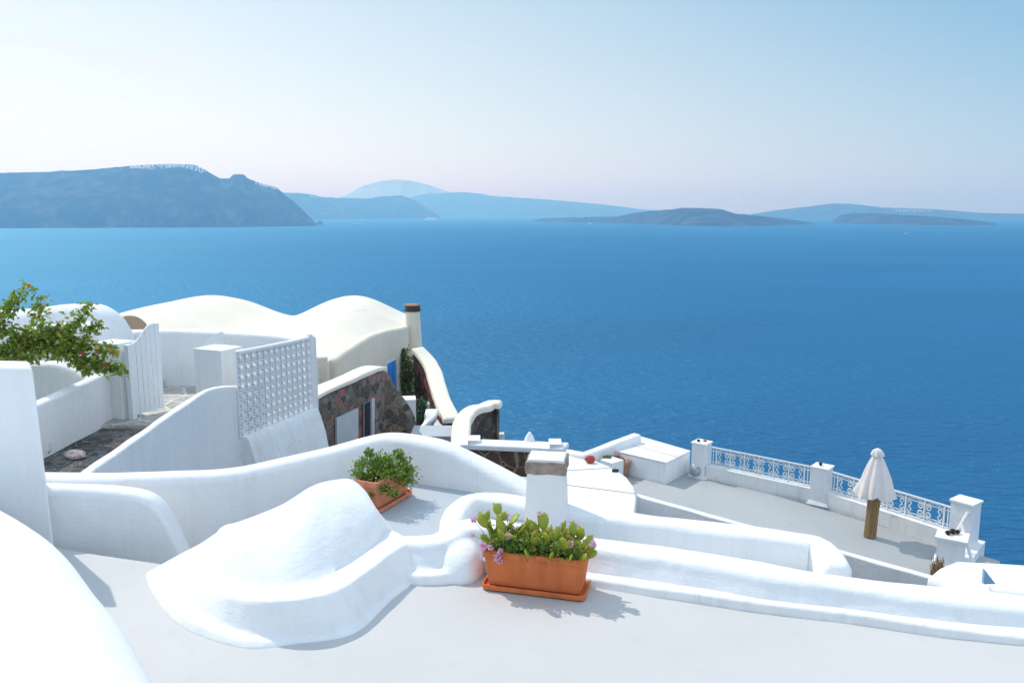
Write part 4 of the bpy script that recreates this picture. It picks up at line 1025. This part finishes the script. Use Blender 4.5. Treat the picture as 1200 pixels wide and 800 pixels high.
# ================================================================== lower terrace
ZT = -5.9
def g2(px, py, z): p = G(px, py, z); return (p.x, p.y)
Rl0 = G(745, 579, -5.6); Rl1 = G(1080, 672, -5.6); rd = (Rl1-Rl0).normalized()
rn_ = Vector((-rd.y, rd.x, 0))
PO1 = G(816, 560, ZT); PO2 = G(957, 592, ZT); PO3 = G(1126, 646, ZT)
lt = [(Rl0.x-4, Rl0.y+3.2), (Rl0.x, Rl0.y), (Rl1.x+.2, Rl1.y-.2), (10.5, 16.1), (11.9, 18.5), (PO1.x+.9, PO1.y-.3), (5.6, 26.2), (1.5, 28)]
obj('lower_terrace_floor', prism(lt, -9, ZT, .01), M['lower_floor'], kind='structure')
# near low kerb wall
bm = sweep([(Rl0.x-.3, Rl0.y+.28, -5.6), (Rl0.x, Rl0.y, -5.6), (Rl1.x, Rl1.y, -5.6), (Rl1.x+.5*rd.x, Rl1.y+.5*rd.y, -5.6)], -9, .2, r=.04, step=.2, jit=.01, smoothpath=False)
wall('terrace_kerb_wall', bm, M['white'], 'long thin white kerb wall along the near side of the lower grey terrace')
# T1 white rounded roof platform
tp_ = [(640, 524), (662, 527), (684, 532), (702, 541), (722, 549), (735, 559), (743, 570), (746, 583), (744, 597), (736, 640), (600, 640), (560, 560)]
poly = [g2(x, y, -5.25) for x, y in tp_]
bm = prism(poly, -9, -5.25, .06, seg=3)
pf = thing('white_roof_platform', (poly[5][0]-2, poly[5][1], -9), 'bright white flat roof with a rounded right edge, right of the squat chimney', 'flat roof')
obj('platform', bm, M['white'], pf)
for (a, b_) in (((650, 552), (722, 547.5)), ((640, 565), (744, 578))):
    p, q = G(a[0], a[1], -5.245), G(b_[0], b_[1], -5.245); obj('roof_joint', bar(p, q, .035, .012), M['joint'], pf, smooth=0)
# L wall back-left of the box
bm = sweep(pzw([(664, 527, -5.15), (684, 531, -5.1), (716, 519, -4.98), (746, 508, -4.9)]), -9, .36, r=.09, step=.15, jit=.012, smoothpath=False)
wall('sea_edge_wall', bm, M['white'], 'white wall with a rounded top meeting the white bench block at the cliff edge')
# box block
bp = [g2(721, 528, -5.2), g2(781, 542, -5.2), g2(809, 528, -5.2), g2(750, 511, -5.2)]
bk = thing('white_bench_block', (bp[1][0], bp[1][1], ZT), 'big white block with a flat slab top at the left end of the grey terrace', 'bench block')
bm = prism(bp, ZT-.5, -5.24, .02); obj('base', bm, M['white'], bk)
cx = sum(p[0] for p in bp)/4; cy = sum(p[1] for p in bp)/4
bm = prism([(cx+(p[0]-cx)*1.012, cy+(p[1]-cy)*1.012) for p in bp], -5.24, -5.19, .015); obj('slab', bm, M['white_old'], bk)
q0, q1 = Vector((*bp[0], -5.187)).lerp(Vector((*bp[3], -5.187)), .45), Vector((*bp[1], -5.187)).lerp(Vector((*bp[2], -5.187)), .45)
obj('slab_joint', bar(q0, q1, .02, .01), M['joint'], bk, smooth=0)
# small step block with dark pot beside
q = G(717, 541, -5.35); obj('white_step_block', box((q.x, q.y, -6.4), (.55, .5, 1.12), R(40), .04), M['white'], label='small white ledge left of the clay pot, beside the bench block', cat='ledge')
# pots
def pot(name, c, prof, mat, label, cat='pot', soil=None):
    t = thing(name, c, label, cat)
    obj('body', lathe(c, prof, 24, cap=False), mat, t, smooth=60)
    if soil: obj('soil', lathe(c, [(soil[0], soil[1]), (soil[0]*.6, soil[1]+.01), (.001, soil[1]+.012)], 20, cap=False), M['soil'], t, smooth=60)
    return t
q = G(730, 557, ZT)
pot('clay_pot', (q.x, q.y, ZT), [(.001, .0), (.13, .0), (.16, .12), (.2, .33), (.22, .38), (.245, .4), (.25, .52), (.235, .54), (.2, .54), (.185, .5), (.17, .4)], M['clay'], 'tall ochre clay pot with a thick rim in front of the bench block', soil=(.18, .44))
q = G(721, 556, ZT+.0)
obj('leaning_tile', box((q.x, q.y+.1, ZT), (.3, .08, .6), R(20), .01), M['redclay'], smooth=0, label='dark red clay slab standing in the shade left of the clay pot', cat='tile')
q = G(691.5, 542, -5.25); bm = bmesh.new(); bmesh.ops.create_icosphere(bm, subdivisions=3, radius=.17)
for v in bm.verts: v.co = Vector((v.co.x*1.0, v.co.y*.8, v.co.z*.72))*(1+.12*noise.noise(v.co*8)); v.co += q+Vector((0, 0, .12))
obj('red_clay_lump', bm, M['redclay'], smooth=60, label='round dark red clay lump on the edge of the white roof', cat='ornament')
q = G(815, 556, ZT); bm = bmesh.new(); bmesh.ops.create_icosphere(bm, subdivisions=4, radius=.21)
for v in bm.verts: v.co *= 1+.06*noise.noise(v.co*14); v.co += q+Vector((-.05, -.2, .23))
obj('stone_globe', bm, M['globe'], smooth=120, label='mottled grey stone ball at the foot of the first railing post', cat='ornament')
q = G(712, 537, -5.3); bm = bmesh.new()
for k in range(60): leaf(bm, q+Vector((random.uniform(-.12, .12), 0, .02)), rv()+Vector((0, 0, .8)), rv(), .12, .03)
obj('dark_succulent', bm, M['darkleaf'], smooth=0, label='tiny dark succulent on the white ledge near the clay pot', cat='plant')
q = G(704, 552, -5.24)
q = G(721, 552.5, -5.25); obj('roof_spout', tube([(q.x-.1, q.y, -5.2), (q.x+.1, q.y-.02, -5.2)], .045, 10), M['darkmetal'], label='small dark spout at the rounded edge of the white roof', cat='spout')

# posts
rdir = (PO2-PO1).normalized(); rz_r = math.atan2(rdir.y, rdir.x)
rdir2 = (PO3-PO2).normalized(); rz_r2 = math.atan2(rdir2.y, rdir2.x)
cones = []
def post(c, w, H, rz, label):
    t = thing('railing_post', (c.x, c.y, ZT), label, 'post', 'white posts of the terrace railing')
    bm = box((c.x, c.y, ZT-.3), (w, w, H+.3), rz, .02, top=.97); roughen(bm, 1, .005, 3); obj('shaft', bm, M['white'], t)
    bm = box((c.x, c.y, ZT+H), (w+.05, w+.05, .05), rz, .015); obj('cap', bm, M['white'], t)
    bm = box((c.x, c.y, ZT), (w+.16, w+.16, .09), rz, .03, top=.85); obj('foot', bm, M['white_old'], t)
    return t
hb = Vector((math.cos(rz_r+math.pi/2), math.sin(rz_r+math.pi/2), 0))
W = .5
C1_ = PO1+hb*.3; C2_ = PO2+hb*.3; C3_ = PO3+hb*.1
post(C1_, W-.03, 1.09, rz_r, 'white square post at the left end of the railing, next to the bench block')
post(C2_, W-.03, 1.07, rz_r, 'white square post between the two railing sections')
post(C3_, W+.02, 1.28, rz_r2, 'tall white corner post at the right end of the railing')
def rail_section(a, b, label1, label2):
    d = (b-a); d.z = 0; L = d.length; d.normalize(); rz = math.atan2(d.y, d.x)
    i0, i1 = .29, L-.29; a0 = a+d*i0; L0 = i1-i0
    bw = box((*((a+b)/2).xy, ZT-.3), (L-.5, .34, .3+.42), rz, .025); roughen(bw, 2, .006, 2)
    pw = obj('parapet', bw, M['white_old'], label=label2, cat='parapet', group='low parapets under the railings')
    t = thing('iron_railing', (a0.x, a0.y, ZT+.42), label1, 'railing', 'white iron railings')
    z0, z1 = ZT+.43, ZT+1.02
    def Q(s, z): return Vector((a0.x+d.x*s, a0.y+d.y*s, z))
    obj('top_rail', bar(Q(0, z1), Q(L0, z1), .05, .04), M['iron'], t, smooth=0)
    for z in (z0+.03, z0+.12, z1-.11): obj('rail', bar(Q(0, z), Q(L0, z), .02, .022), M['iron'], t, smooth=0)
    n = 6; w = (L0-.44)/n; s0 = .22
    for s in (.04, .12, L0-.12, L0-.04): obj('bar', bar(Q(s, z0), Q(s, z1), .022, .022), M['iron'], t, smooth=0)
    for i in range(n+1): obj('bar', bar(Q(s0+w*i, z0), Q(s0+w*i, z1), .034, .034), M['iron'], t, smooth=0)
    def spiral(cx, cz, r, a_0, turns, sgn):
        pts = []
        K = int(26*turns)
        for k in range(K+1):
            f = k/K; a = a_0+sgn*f*turns*2*math.pi; rr = r*(1-.72*f); pts.append(Q(cx+rr*math.cos(a), cz+rr*math.sin(a)))
        return pts
    zm = (z0+.12+z1-.11)/2; hh = (z1-.11-(z0+.12))
    for i in range(n):
        bm = bmesh.new(); l = s0+w*i; r_ = l+w
        side = 1 if i % 2 == 0 else -1   # scrolls gather towards the shared bar
        r = hh*.25
        for sy in (1, -1):
            cx = (r_-r*1.08) if side == 1 else (l+r*1.08)
            tube(spiral(cx, zm+sy*r*1.0, r, math.pi*(0 if side == 1 else 1), 1.35, sy*side), .018, 5, bm)
            cx2 = (l+r*.95) if side == 1 else (r_-r*.95)
            tube(spiral(cx2, zm+sy*r*1.05, r*.85, -sy*math.pi/2, .9, sy*side), .016, 5, bm)
            # diagonal struts in the narrow bands
        tube([Q(l, z0+.12), Q((l+r_)/2, z0+.045), Q(r_, z0+.12)], .013, 4, bm)
        tube([Q(l, z1-.11), Q((l+r_)/2, z1-.03), Q(r_, z1-.11)], .013, 4, bm)
        obj('scroll_panel', bm, M['iron'], t, smooth=60)
rail_section(C1_, C2_, 'white wrought iron railing with scrolls, left section between the first two posts', 'low white parapet under the left railing section')
rail_section(C2_, C3_, 'white wrought iron railing with scrolls, right section behind the closed parasol', 'low white parapet under the right railing section')
# pier
PC = G(1117, 668, ZT)+Vector((.05, .25, 0))
pr_ = thing('terrace_pier', (PC.x, PC.y, ZT), 'short white square pier with pine cones on top at the right corner of the terrace', 'pier')
bm = box((PC.x, PC.y, ZT-1), (.58, .56, 1.72), rz_r2+R(20), .02, top=.98); roughen(bm, 1, .006, 3); obj('shaft', bm, M['white'], pr_)
obj('cap', box((PC.x, PC.y, ZT+.72), (.68, .66, .06), rz_r2+R(20), .015), M['white'], pr_)
obj('foot', box((PC.x, PC.y, ZT), (.72, .70, .12), rz_r2+R(20), .02), M['white_old'], pr_)
def cone(c, s, label, group=None):
    bm = bmesh.new()
    for i in range(9):
        f = i/8; r = s*math.sin(math.pi*(.12+.8*f))*.5
        for k in range(9):
            a = 2*math.pi*(k+.5*(i % 2))/9; p = Vector(c)+Vector((math.cos(a)*r*.6, math.sin(a)*r*.6, s*.9*f)); leaf(bm, p, Vector((math.cos(a), math.sin(a), .5)), Vector((0, 0, 1)), r*.75+.008, s*.25, .4)
    lathe((c[0], c[1], c[2]), [(s*.2, 0), (s*.36, s*.3), (s*.3, s*.65), (s*.1, s*.9)], 8, bm)
    obj('pine_cone', bm, M['cone'], smooth=0, label=label, cat='pine cone', group=group)
zt_ = ZT+.78
cone((PC.x-.1, PC.y+.02, zt_), .11, 'left one of the three dark pine cones on the corner pier', 'pine cones on the corner pier')
cone((PC.x+.04, PC.y+.07, zt_), .13, 'middle and largest of the three dark pine cones on the corner pier', 'pine cones on the corner pier')
cone((PC.x+.16, PC.y+.08, zt_), .10, 'right one of the three dark pine cones on the corner pier', 'pine cones on the corner pier')
for (cc_, nm, lo) in ((C1_, 'first', -.05), (C2_, 'middle', 0)):
    cone((cc_.x-.06+lo, cc_.y, ZT+1.13), .09, 'dark pine cone lying on top of the %s railing post' % nm)
q = C1_+Vector((.1, .02, 0)); bm = box((q.x, q.y, ZT+1.13), (.09, .08, .05), .4, .015); obj('red_shard', bm, M['redclay'], smooth=0, label='small red clay shard on top of the first railing post', cat='shard')
# handrail pipes
h0 = C3_+Vector((-.12, -.32, 1.15)); h0.z = ZT+1.12; h1 = Vector((PC.x+.22, PC.y+.45, ZT+.35))
obj('handrail', tube([h0, h0.lerp(h1, .5), h1], .045, 8), M['iron'], label='white sloping handrail between the corner post and the pier', cat='handrail')
h2 = Vector((PC.x+.36, PC.y+.3, ZT+.95)); h3 = Vector((PC.x+.35, PC.y-.55, ZT-.05))
obj('handrail', tube([h2, h2.lerp(h3, .5), h3], .04, 8), M['iron'], label='white sloping handrail on the right side of the pier', cat='handrail')
bm = box(((PC.x+C3_.x)/2+.35, (PC.y+C3_.y)/2, ZT-1.5), (1.7, .3, 1.7), math.atan2(C3_.y-PC.y, C3_.x-PC.x), .03); wall('stair_parapet', bm, M['white_old'], 'low white wall joining the corner post and the pier')
# parasol
ub = G(1019, 629, ZT)
um = thing('closed_parasol', (ub.x, ub.y, ZT), 'closed cream parasol standing on a stake wrapped in brown reeds, on the grey terrace', 'parasol')
zc0 = P(1027, 579, ub.y).z; zc1 = P(1030, 526, ub.y).z
bm = bmesh.new(); S = 48; rings = []
K = 14
for i in range(K+1):
    f = i/K; z = zc0+(zc1-.1-zc0)*f; base_r = .47*(1-f)**.8*(1-.0)+.055
    ring = []
    for k in range(S):
        a = 2*math.pi*k/S; fold = (abs(math.sin(4*a+.3)))**.7
        r = base_r*(.72+.28*fold)
        ring.append(bm.verts.new((ub.x+.05+r*math.cos(a), ub.y+r*math.sin(a), z-.05*(1-f)*(1-fold)+.03*math.sin(a*3+1)*(1-f))))
    rings.append(ring)
for A, B_ in zip(rings[:-1], rings[1:]):
    for k in range(S): bm.faces.new((A[k], A[(k+1) % S], B_[(k+1) % S], B_[k]))
bm.faces.new(rings[-1])
for v in bm.verts:
    q_ = Vector((v.co.x-ub.x, v.co.y-ub.y, 0)); f_ = (zc1-v.co.z)/(zc1-zc0); v.co += q_*(noise.noise(Vector((q_.x*6, q_.y*6, v.co.z*1.5)))*.28*f_); v.co.z += noise.noise(Vector((q_.x*5, q_.y*5, 8)))*.07*f_
obj('canopy', bm, M['canvas'], um, smooth=180)
bm = bmesh.new(); rings = []
for r, z in ((.155, zc1-.17), (.14, zc1-.1), (.10, zc1-.03), (.05, zc1+.01), (.02, zc1+.02)):
    rings.append([bm.verts.new((ub.x+.05+r*(1+.12*math.sin(8*2*math.pi*k/32))*math.cos(2*math.pi*k/32), ub.y+r*(1+.12*math.sin(8*2*math.pi*k/32))*math.sin(2*math.pi*k/32), z)) for k in range(32)])
for A, B_ in zip(rings[:-1], rings[1:]):
    for k in range(32): bm.faces.new((A[k], A[(k+1) % 32], B_[(k+1) % 32], B_[k]))
bm.faces.new(rings[-1]); obj('vent_cap', bm, M['canvas'], um, smooth=60)
obj('pole', tube([(ub.x, ub.y, ZT), (ub.x+.05, ub.y, zc1-.05)], .03, 8), M['wood'], um)
bm = bmesh.new()
for k in range(34):
    a = 2*math.pi*k/34+random.uniform(-.06, .06); r0 = .135+random.uniform(-.012, .015)
    zt2 = zc0+random.uniform(0, .1)
    tube([(ub.x+r0*math.cos(a), ub.y+r0*math.sin(a), ZT+random.uniform(0, .04)), (ub.x+.02+r0*.97*math.cos(a+.05), ub.y+r0*.97*math.sin(a+.05), (ZT+zt2)/2), (ub.x+.05+r0*1.03*math.cos(a), ub.y+r0*1.03*math.sin(a), zt2)], random.uniform(.011, .017), 5, bm)
obj('reed_wrap', bm, M['straw'], um, smooth=60)
# dry bush by the pier
q = G(1097, 676, ZT); bm = bmesh.new()
for k in range(70):
    a = Vector((q.x+random.uniform(-.12, .12), q.y+random.uniform(-.1, .1), ZT)); tube([a, a+Vector((random.uniform(-.1, .1), random.uniform(-.08, .08), random.uniform(.25, .5)))], .012, 4, bm, .4)
obj('dry_grass_tuft', bm, M['straw'], smooth=0, label='tuft of dry tan grass at the foot of the corner pier', cat='grass tuft')
# white roof at right edge with blue corner
bm = sweep(pxw([(1124, 684, 11.2, 1.0), (1142, 672, 11.3, 1.1), (1200, 676, 11.1, 1.1), (1300, 684, 10.8, 1.1)]), -9, 1.1, r=.16, step=.15, jit=.015, smoothpath=False)
wall('edge_roof', bm, M['white'], 'flat white roof corner at the right edge, holding a small blue triangle', 'flat roof')
t0, t1, t2 = P(1154, 667, 10.4), P(1153, 684, 10.4), P(1167, 684, 10.4); bm = bmesh.new()
a = [bm.verts.new(v) for v in (t0, t1, t2)]; b_ = [bm.verts.new(v+Vector((0, .05, 0))) for v in (t0, t1, t2)]
bm.faces.new(a); bm.faces.new(list(reversed(b_)))
for i in range(3): bm.faces.new((a[i], b_[i], b_[(i+1) % 3], a[(i+1) % 3]))
obj('blue_corner_panel', bm, M['paleblue'], smooth=0, label='small pale blue triangular panel on the white roof at the right edge', cat='panel')  # thin flat triangle in one even pale blue

# ================================================================== boats
sp = G(505, 258.3, SEA); sh_ = thing('cruise_ship', sp, 'tiny white cruise ship on the far water left of centre, below the headland', 'ship')
def hull(c, L, Wd, H, bm=None):
    bm = bm or bmesh.new(); rings = []
    for i in range(11):
        f = i/10; w = Wd/2*min(1, (1-abs(2*f-1)**3)+.02*(f < .5)); x = c[0]-L/2+L*f
        rings.append([bm.verts.new((x, c[1]-w, c[2]+H*(1+.25*f*f))), bm.verts.new((x, c[1]-w*.7, c[2]-1)), bm.verts.new((x, c[1]+w*.7, c[2]-1)), bm.verts.new((x, c[1]+w, c[2]+H*(1+.25*f*f)))])
    for A, B_ in zip(rings[:-1], rings[1:]):
        for k in range(4): bm.faces.new((A[k], A[(k+1) % 4], B_[(k+1) % 4], B_[k]))
    bm.faces.new(rings[0]); bm.faces.new(list(reversed(rings[-1]))); return bm
obj('hull', hull(sp, 190, 28, 16), M['shipwhite'], sh_, smooth=0)
for i, (l, h) in enumerate(((150, 7), (138, 7), (120, 7))): obj('deck', box((sp.x-6, sp.y, sp.z+18+7.2*i), (l, 24, h), 0, 1), M['shipwhite'], sh_, smooth=0)
obj('funnel', box((sp.x-40, sp.y, sp.z+40), (16, 10, 16), 0, 2, top=.7), M['blue'], sh_, smooth=0)
def boat(px, py, L, label, mat):
    p = G(px, py, SEA); t = thing('small_boat', p, label, 'boat', 'small boats far out on the sea')
    obj('hull', hull(p, L, L*.28, L*.1), M[mat], t, smooth=0); obj('cabin', box((p.x-L*.08, p.y, p.z+L*.1), (L*.4, L*.2, L*.12), 0, L*.01), M['shipwhite'], t, smooth=0)
boat(422, 262.3, 36, 'tiny boat on the water below the far mountain, left of the cruise ship', 'shipwhite')
boat(691, 262.2, 40, 'tiny white boat in front of the dark lava islet', 'shipwhite')
boat(1062, 275.0, 34, 'tiny reddish boat on the open blue sea right of the lava islet', 'redclay')

# ================================================================== haze
hz = box((0, 18500, SEA-1.5), (80000, 43500, 760-SEA)); m = bpy.data.materials.new('sea_air'); m.use_nodes = True; nt = m.node_tree
nt.nodes.remove(nt.nodes['Principled BSDF']); pv = nt.nodes.new('ShaderNodeVolumePrincipled')
pv.inputs['Color'].default_value = (.17, .43, .74, 1); pv.inputs['Absorption Color'].default_value = (.90, .88, .88, 1)
pv.inputs['Density'].default_value = 1.5e-4; pv.inputs['Anisotropy'].default_value = .5
nt.links.new(pv.outputs[0], nt.nodes['Material Output'].inputs['Volume'])
obj('haze', hz, m, smooth=0, kind='stuff')

# ================================================================== light, world, camera
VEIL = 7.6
w = bpy.data.worlds.new('World'); scene.world = w; w.use_nodes = True; nt = w.node_tree; bg = nt.nodes['Background']
sky = nt.nodes.new('ShaderNodeTexSky'); sky.sky_type = 'NISHITA'; sky.sun_disc = False
sky.sun_elevation = SUN_EL; sky.sun_rotation = math.atan2(SUN_DIR.x, SUN_DIR.y); sky.altitude = 100
sky.air_density = 1.0; sky.dust_density = .7; sky.ozone_density = 1.5
tc_ = nt.nodes.new('ShaderNodeTexCoord')
# thin cirrus high at the upper left
def vm(op, a, b=None):
    n = nt.nodes.new('ShaderNodeVectorMath'); n.operation = op
    for i, x in enumerate((a, b)):
        if x is None: continue
        if isinstance(x, (tuple, Vector)): n.inputs[i].default_value = x
        else: nt.links.new(x, n.inputs[i])
    return n
cd = ray(70, 48).normalized()
df = vm('SUBTRACT', tc_.outputs['Generated'], tuple(cd)); sc_n = vm('MULTIPLY', df.outputs[0], (3.4, 3.4, 15.0)); ln = vm('LENGTH', sc_n.outputs[0])
mr = nt.nodes.new('ShaderNodeMapRange'); mr.inputs['From Min'].default_value = 1.0; mr.inputs['From Max'].default_value = .1; mr.interpolation_type = 'SMOOTHSTEP'
nt.links.new(ln.outputs['Value'], mr.inputs[0])
mpn = nt.nodes.new('ShaderNodeMapping'); mpn.inputs['Scale'].default_value = (3, 3, 30); mpn.inputs['Rotation'].default_value = (0, R(-6), 0); nt.links.new(tc_.outputs['Generated'], mpn.inputs[0])
nz = nt.nodes.new('ShaderNodeTexNoise'); nz.inputs['Scale'].default_value = 2.4; nz.inputs['Detail'].default_value = 7; nz.inputs['Distortion'].default_value = .5; nt.links.new(mpn.outputs[0], nz.inputs['Vector'])
rp = ramp(nt, nz.outputs[0], [(.40, (0, 0, 0)), (.66, (.9, .9, .9))])
mul = nt.nodes.new('ShaderNodeMath'); mul.operation = 'MULTIPLY'; nt.links.new(mr.outputs[0], mul.inputs[0]); nt.links.new(rp, mul.inputs[1])
mx = nt.nodes.new('ShaderNodeMix'); mx.data_type = 'RGBA'; mx.inputs[7].default_value = (3.75, 3.7, 3.6, 1)
nt.links.new(mul.outputs[0], mx.inputs[0]); tint = nt.nodes.new('ShaderNodeMix'); tint.data_type = 'RGBA'; tint.blend_type = 'MULTIPLY'; tint.inputs[0].default_value = 1; tint.inputs[7].default_value = (.72, .76, .70, 1)
nt.links.new(sky.outputs[0], tint.inputs[6])
# a hazy veil colour mixed into the sky, partly to lift the shade: whitish low and towards the sun, bluer away from it
def mth(op, a, b):
    n = nt.nodes.new('ShaderNodeMath'); n.operation = op
    for i, x in enumerate((a, b)):
        if isinstance(x, (int, float)): n.inputs[i].default_value = x
        else: nt.links.new(x, n.inputs[i])
    return n.outputs[0]
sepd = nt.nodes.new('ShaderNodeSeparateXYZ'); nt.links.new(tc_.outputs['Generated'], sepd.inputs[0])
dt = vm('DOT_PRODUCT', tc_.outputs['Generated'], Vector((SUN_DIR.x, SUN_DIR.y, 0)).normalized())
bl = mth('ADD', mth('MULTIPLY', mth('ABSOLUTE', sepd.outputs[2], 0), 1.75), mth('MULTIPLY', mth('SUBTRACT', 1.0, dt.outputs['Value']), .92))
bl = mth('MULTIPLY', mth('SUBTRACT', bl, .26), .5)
vr = ramp(nt, bl, [(0, (.525, .515, .455)), (.40, (.14, .258, .36)), (.85, (.50, .62, .76))])  # last stop brightens the unseen sky behind the camera to fill shaded walls
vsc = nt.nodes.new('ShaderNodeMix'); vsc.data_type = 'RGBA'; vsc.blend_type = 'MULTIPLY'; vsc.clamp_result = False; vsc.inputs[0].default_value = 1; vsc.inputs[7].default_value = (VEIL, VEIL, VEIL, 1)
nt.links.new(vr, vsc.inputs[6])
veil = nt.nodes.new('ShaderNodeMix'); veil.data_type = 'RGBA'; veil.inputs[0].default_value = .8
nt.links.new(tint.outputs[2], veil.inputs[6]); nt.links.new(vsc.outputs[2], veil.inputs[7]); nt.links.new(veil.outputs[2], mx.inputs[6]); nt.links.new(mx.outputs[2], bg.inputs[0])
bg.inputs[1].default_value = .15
sl = bpy.data.lights.new('sun', 'SUN'); sl.energy = 2.0; sl.angle = R(.53); sl.color = (1, .96, .90)
so = bpy.data.objects.new('sun', sl); COL.objects.link(so); so.rotation_euler = (-SUN_DIR).to_track_quat('-Z', 'Y').to_euler(); so.location = (-10, 10, 20)

cam = bpy.data.cameras.new('camera'); co = bpy.data.objects.new('camera', cam); COL.objects.link(co)
co.location = (0, 0, CZ); co.rotation_euler = (math.pi/2-TH, 0, 0); cam.lens = F/1200*36; cam.sensor_width = 36; cam.clip_end = 90000; cam.clip_start = .1
scene.camera = co
vs_ = scene.view_settings; vs_.view_transform = 'Standard'; vs_.look = 'None'; vs_.gamma = 1; vs_.use_curve_mapping = False; vs_.exposure = 0.68
scene.cycles.volume_bounces = 1; scene.cycles.max_bounces = 8; scene.cycles.diffuse_bounces = 5
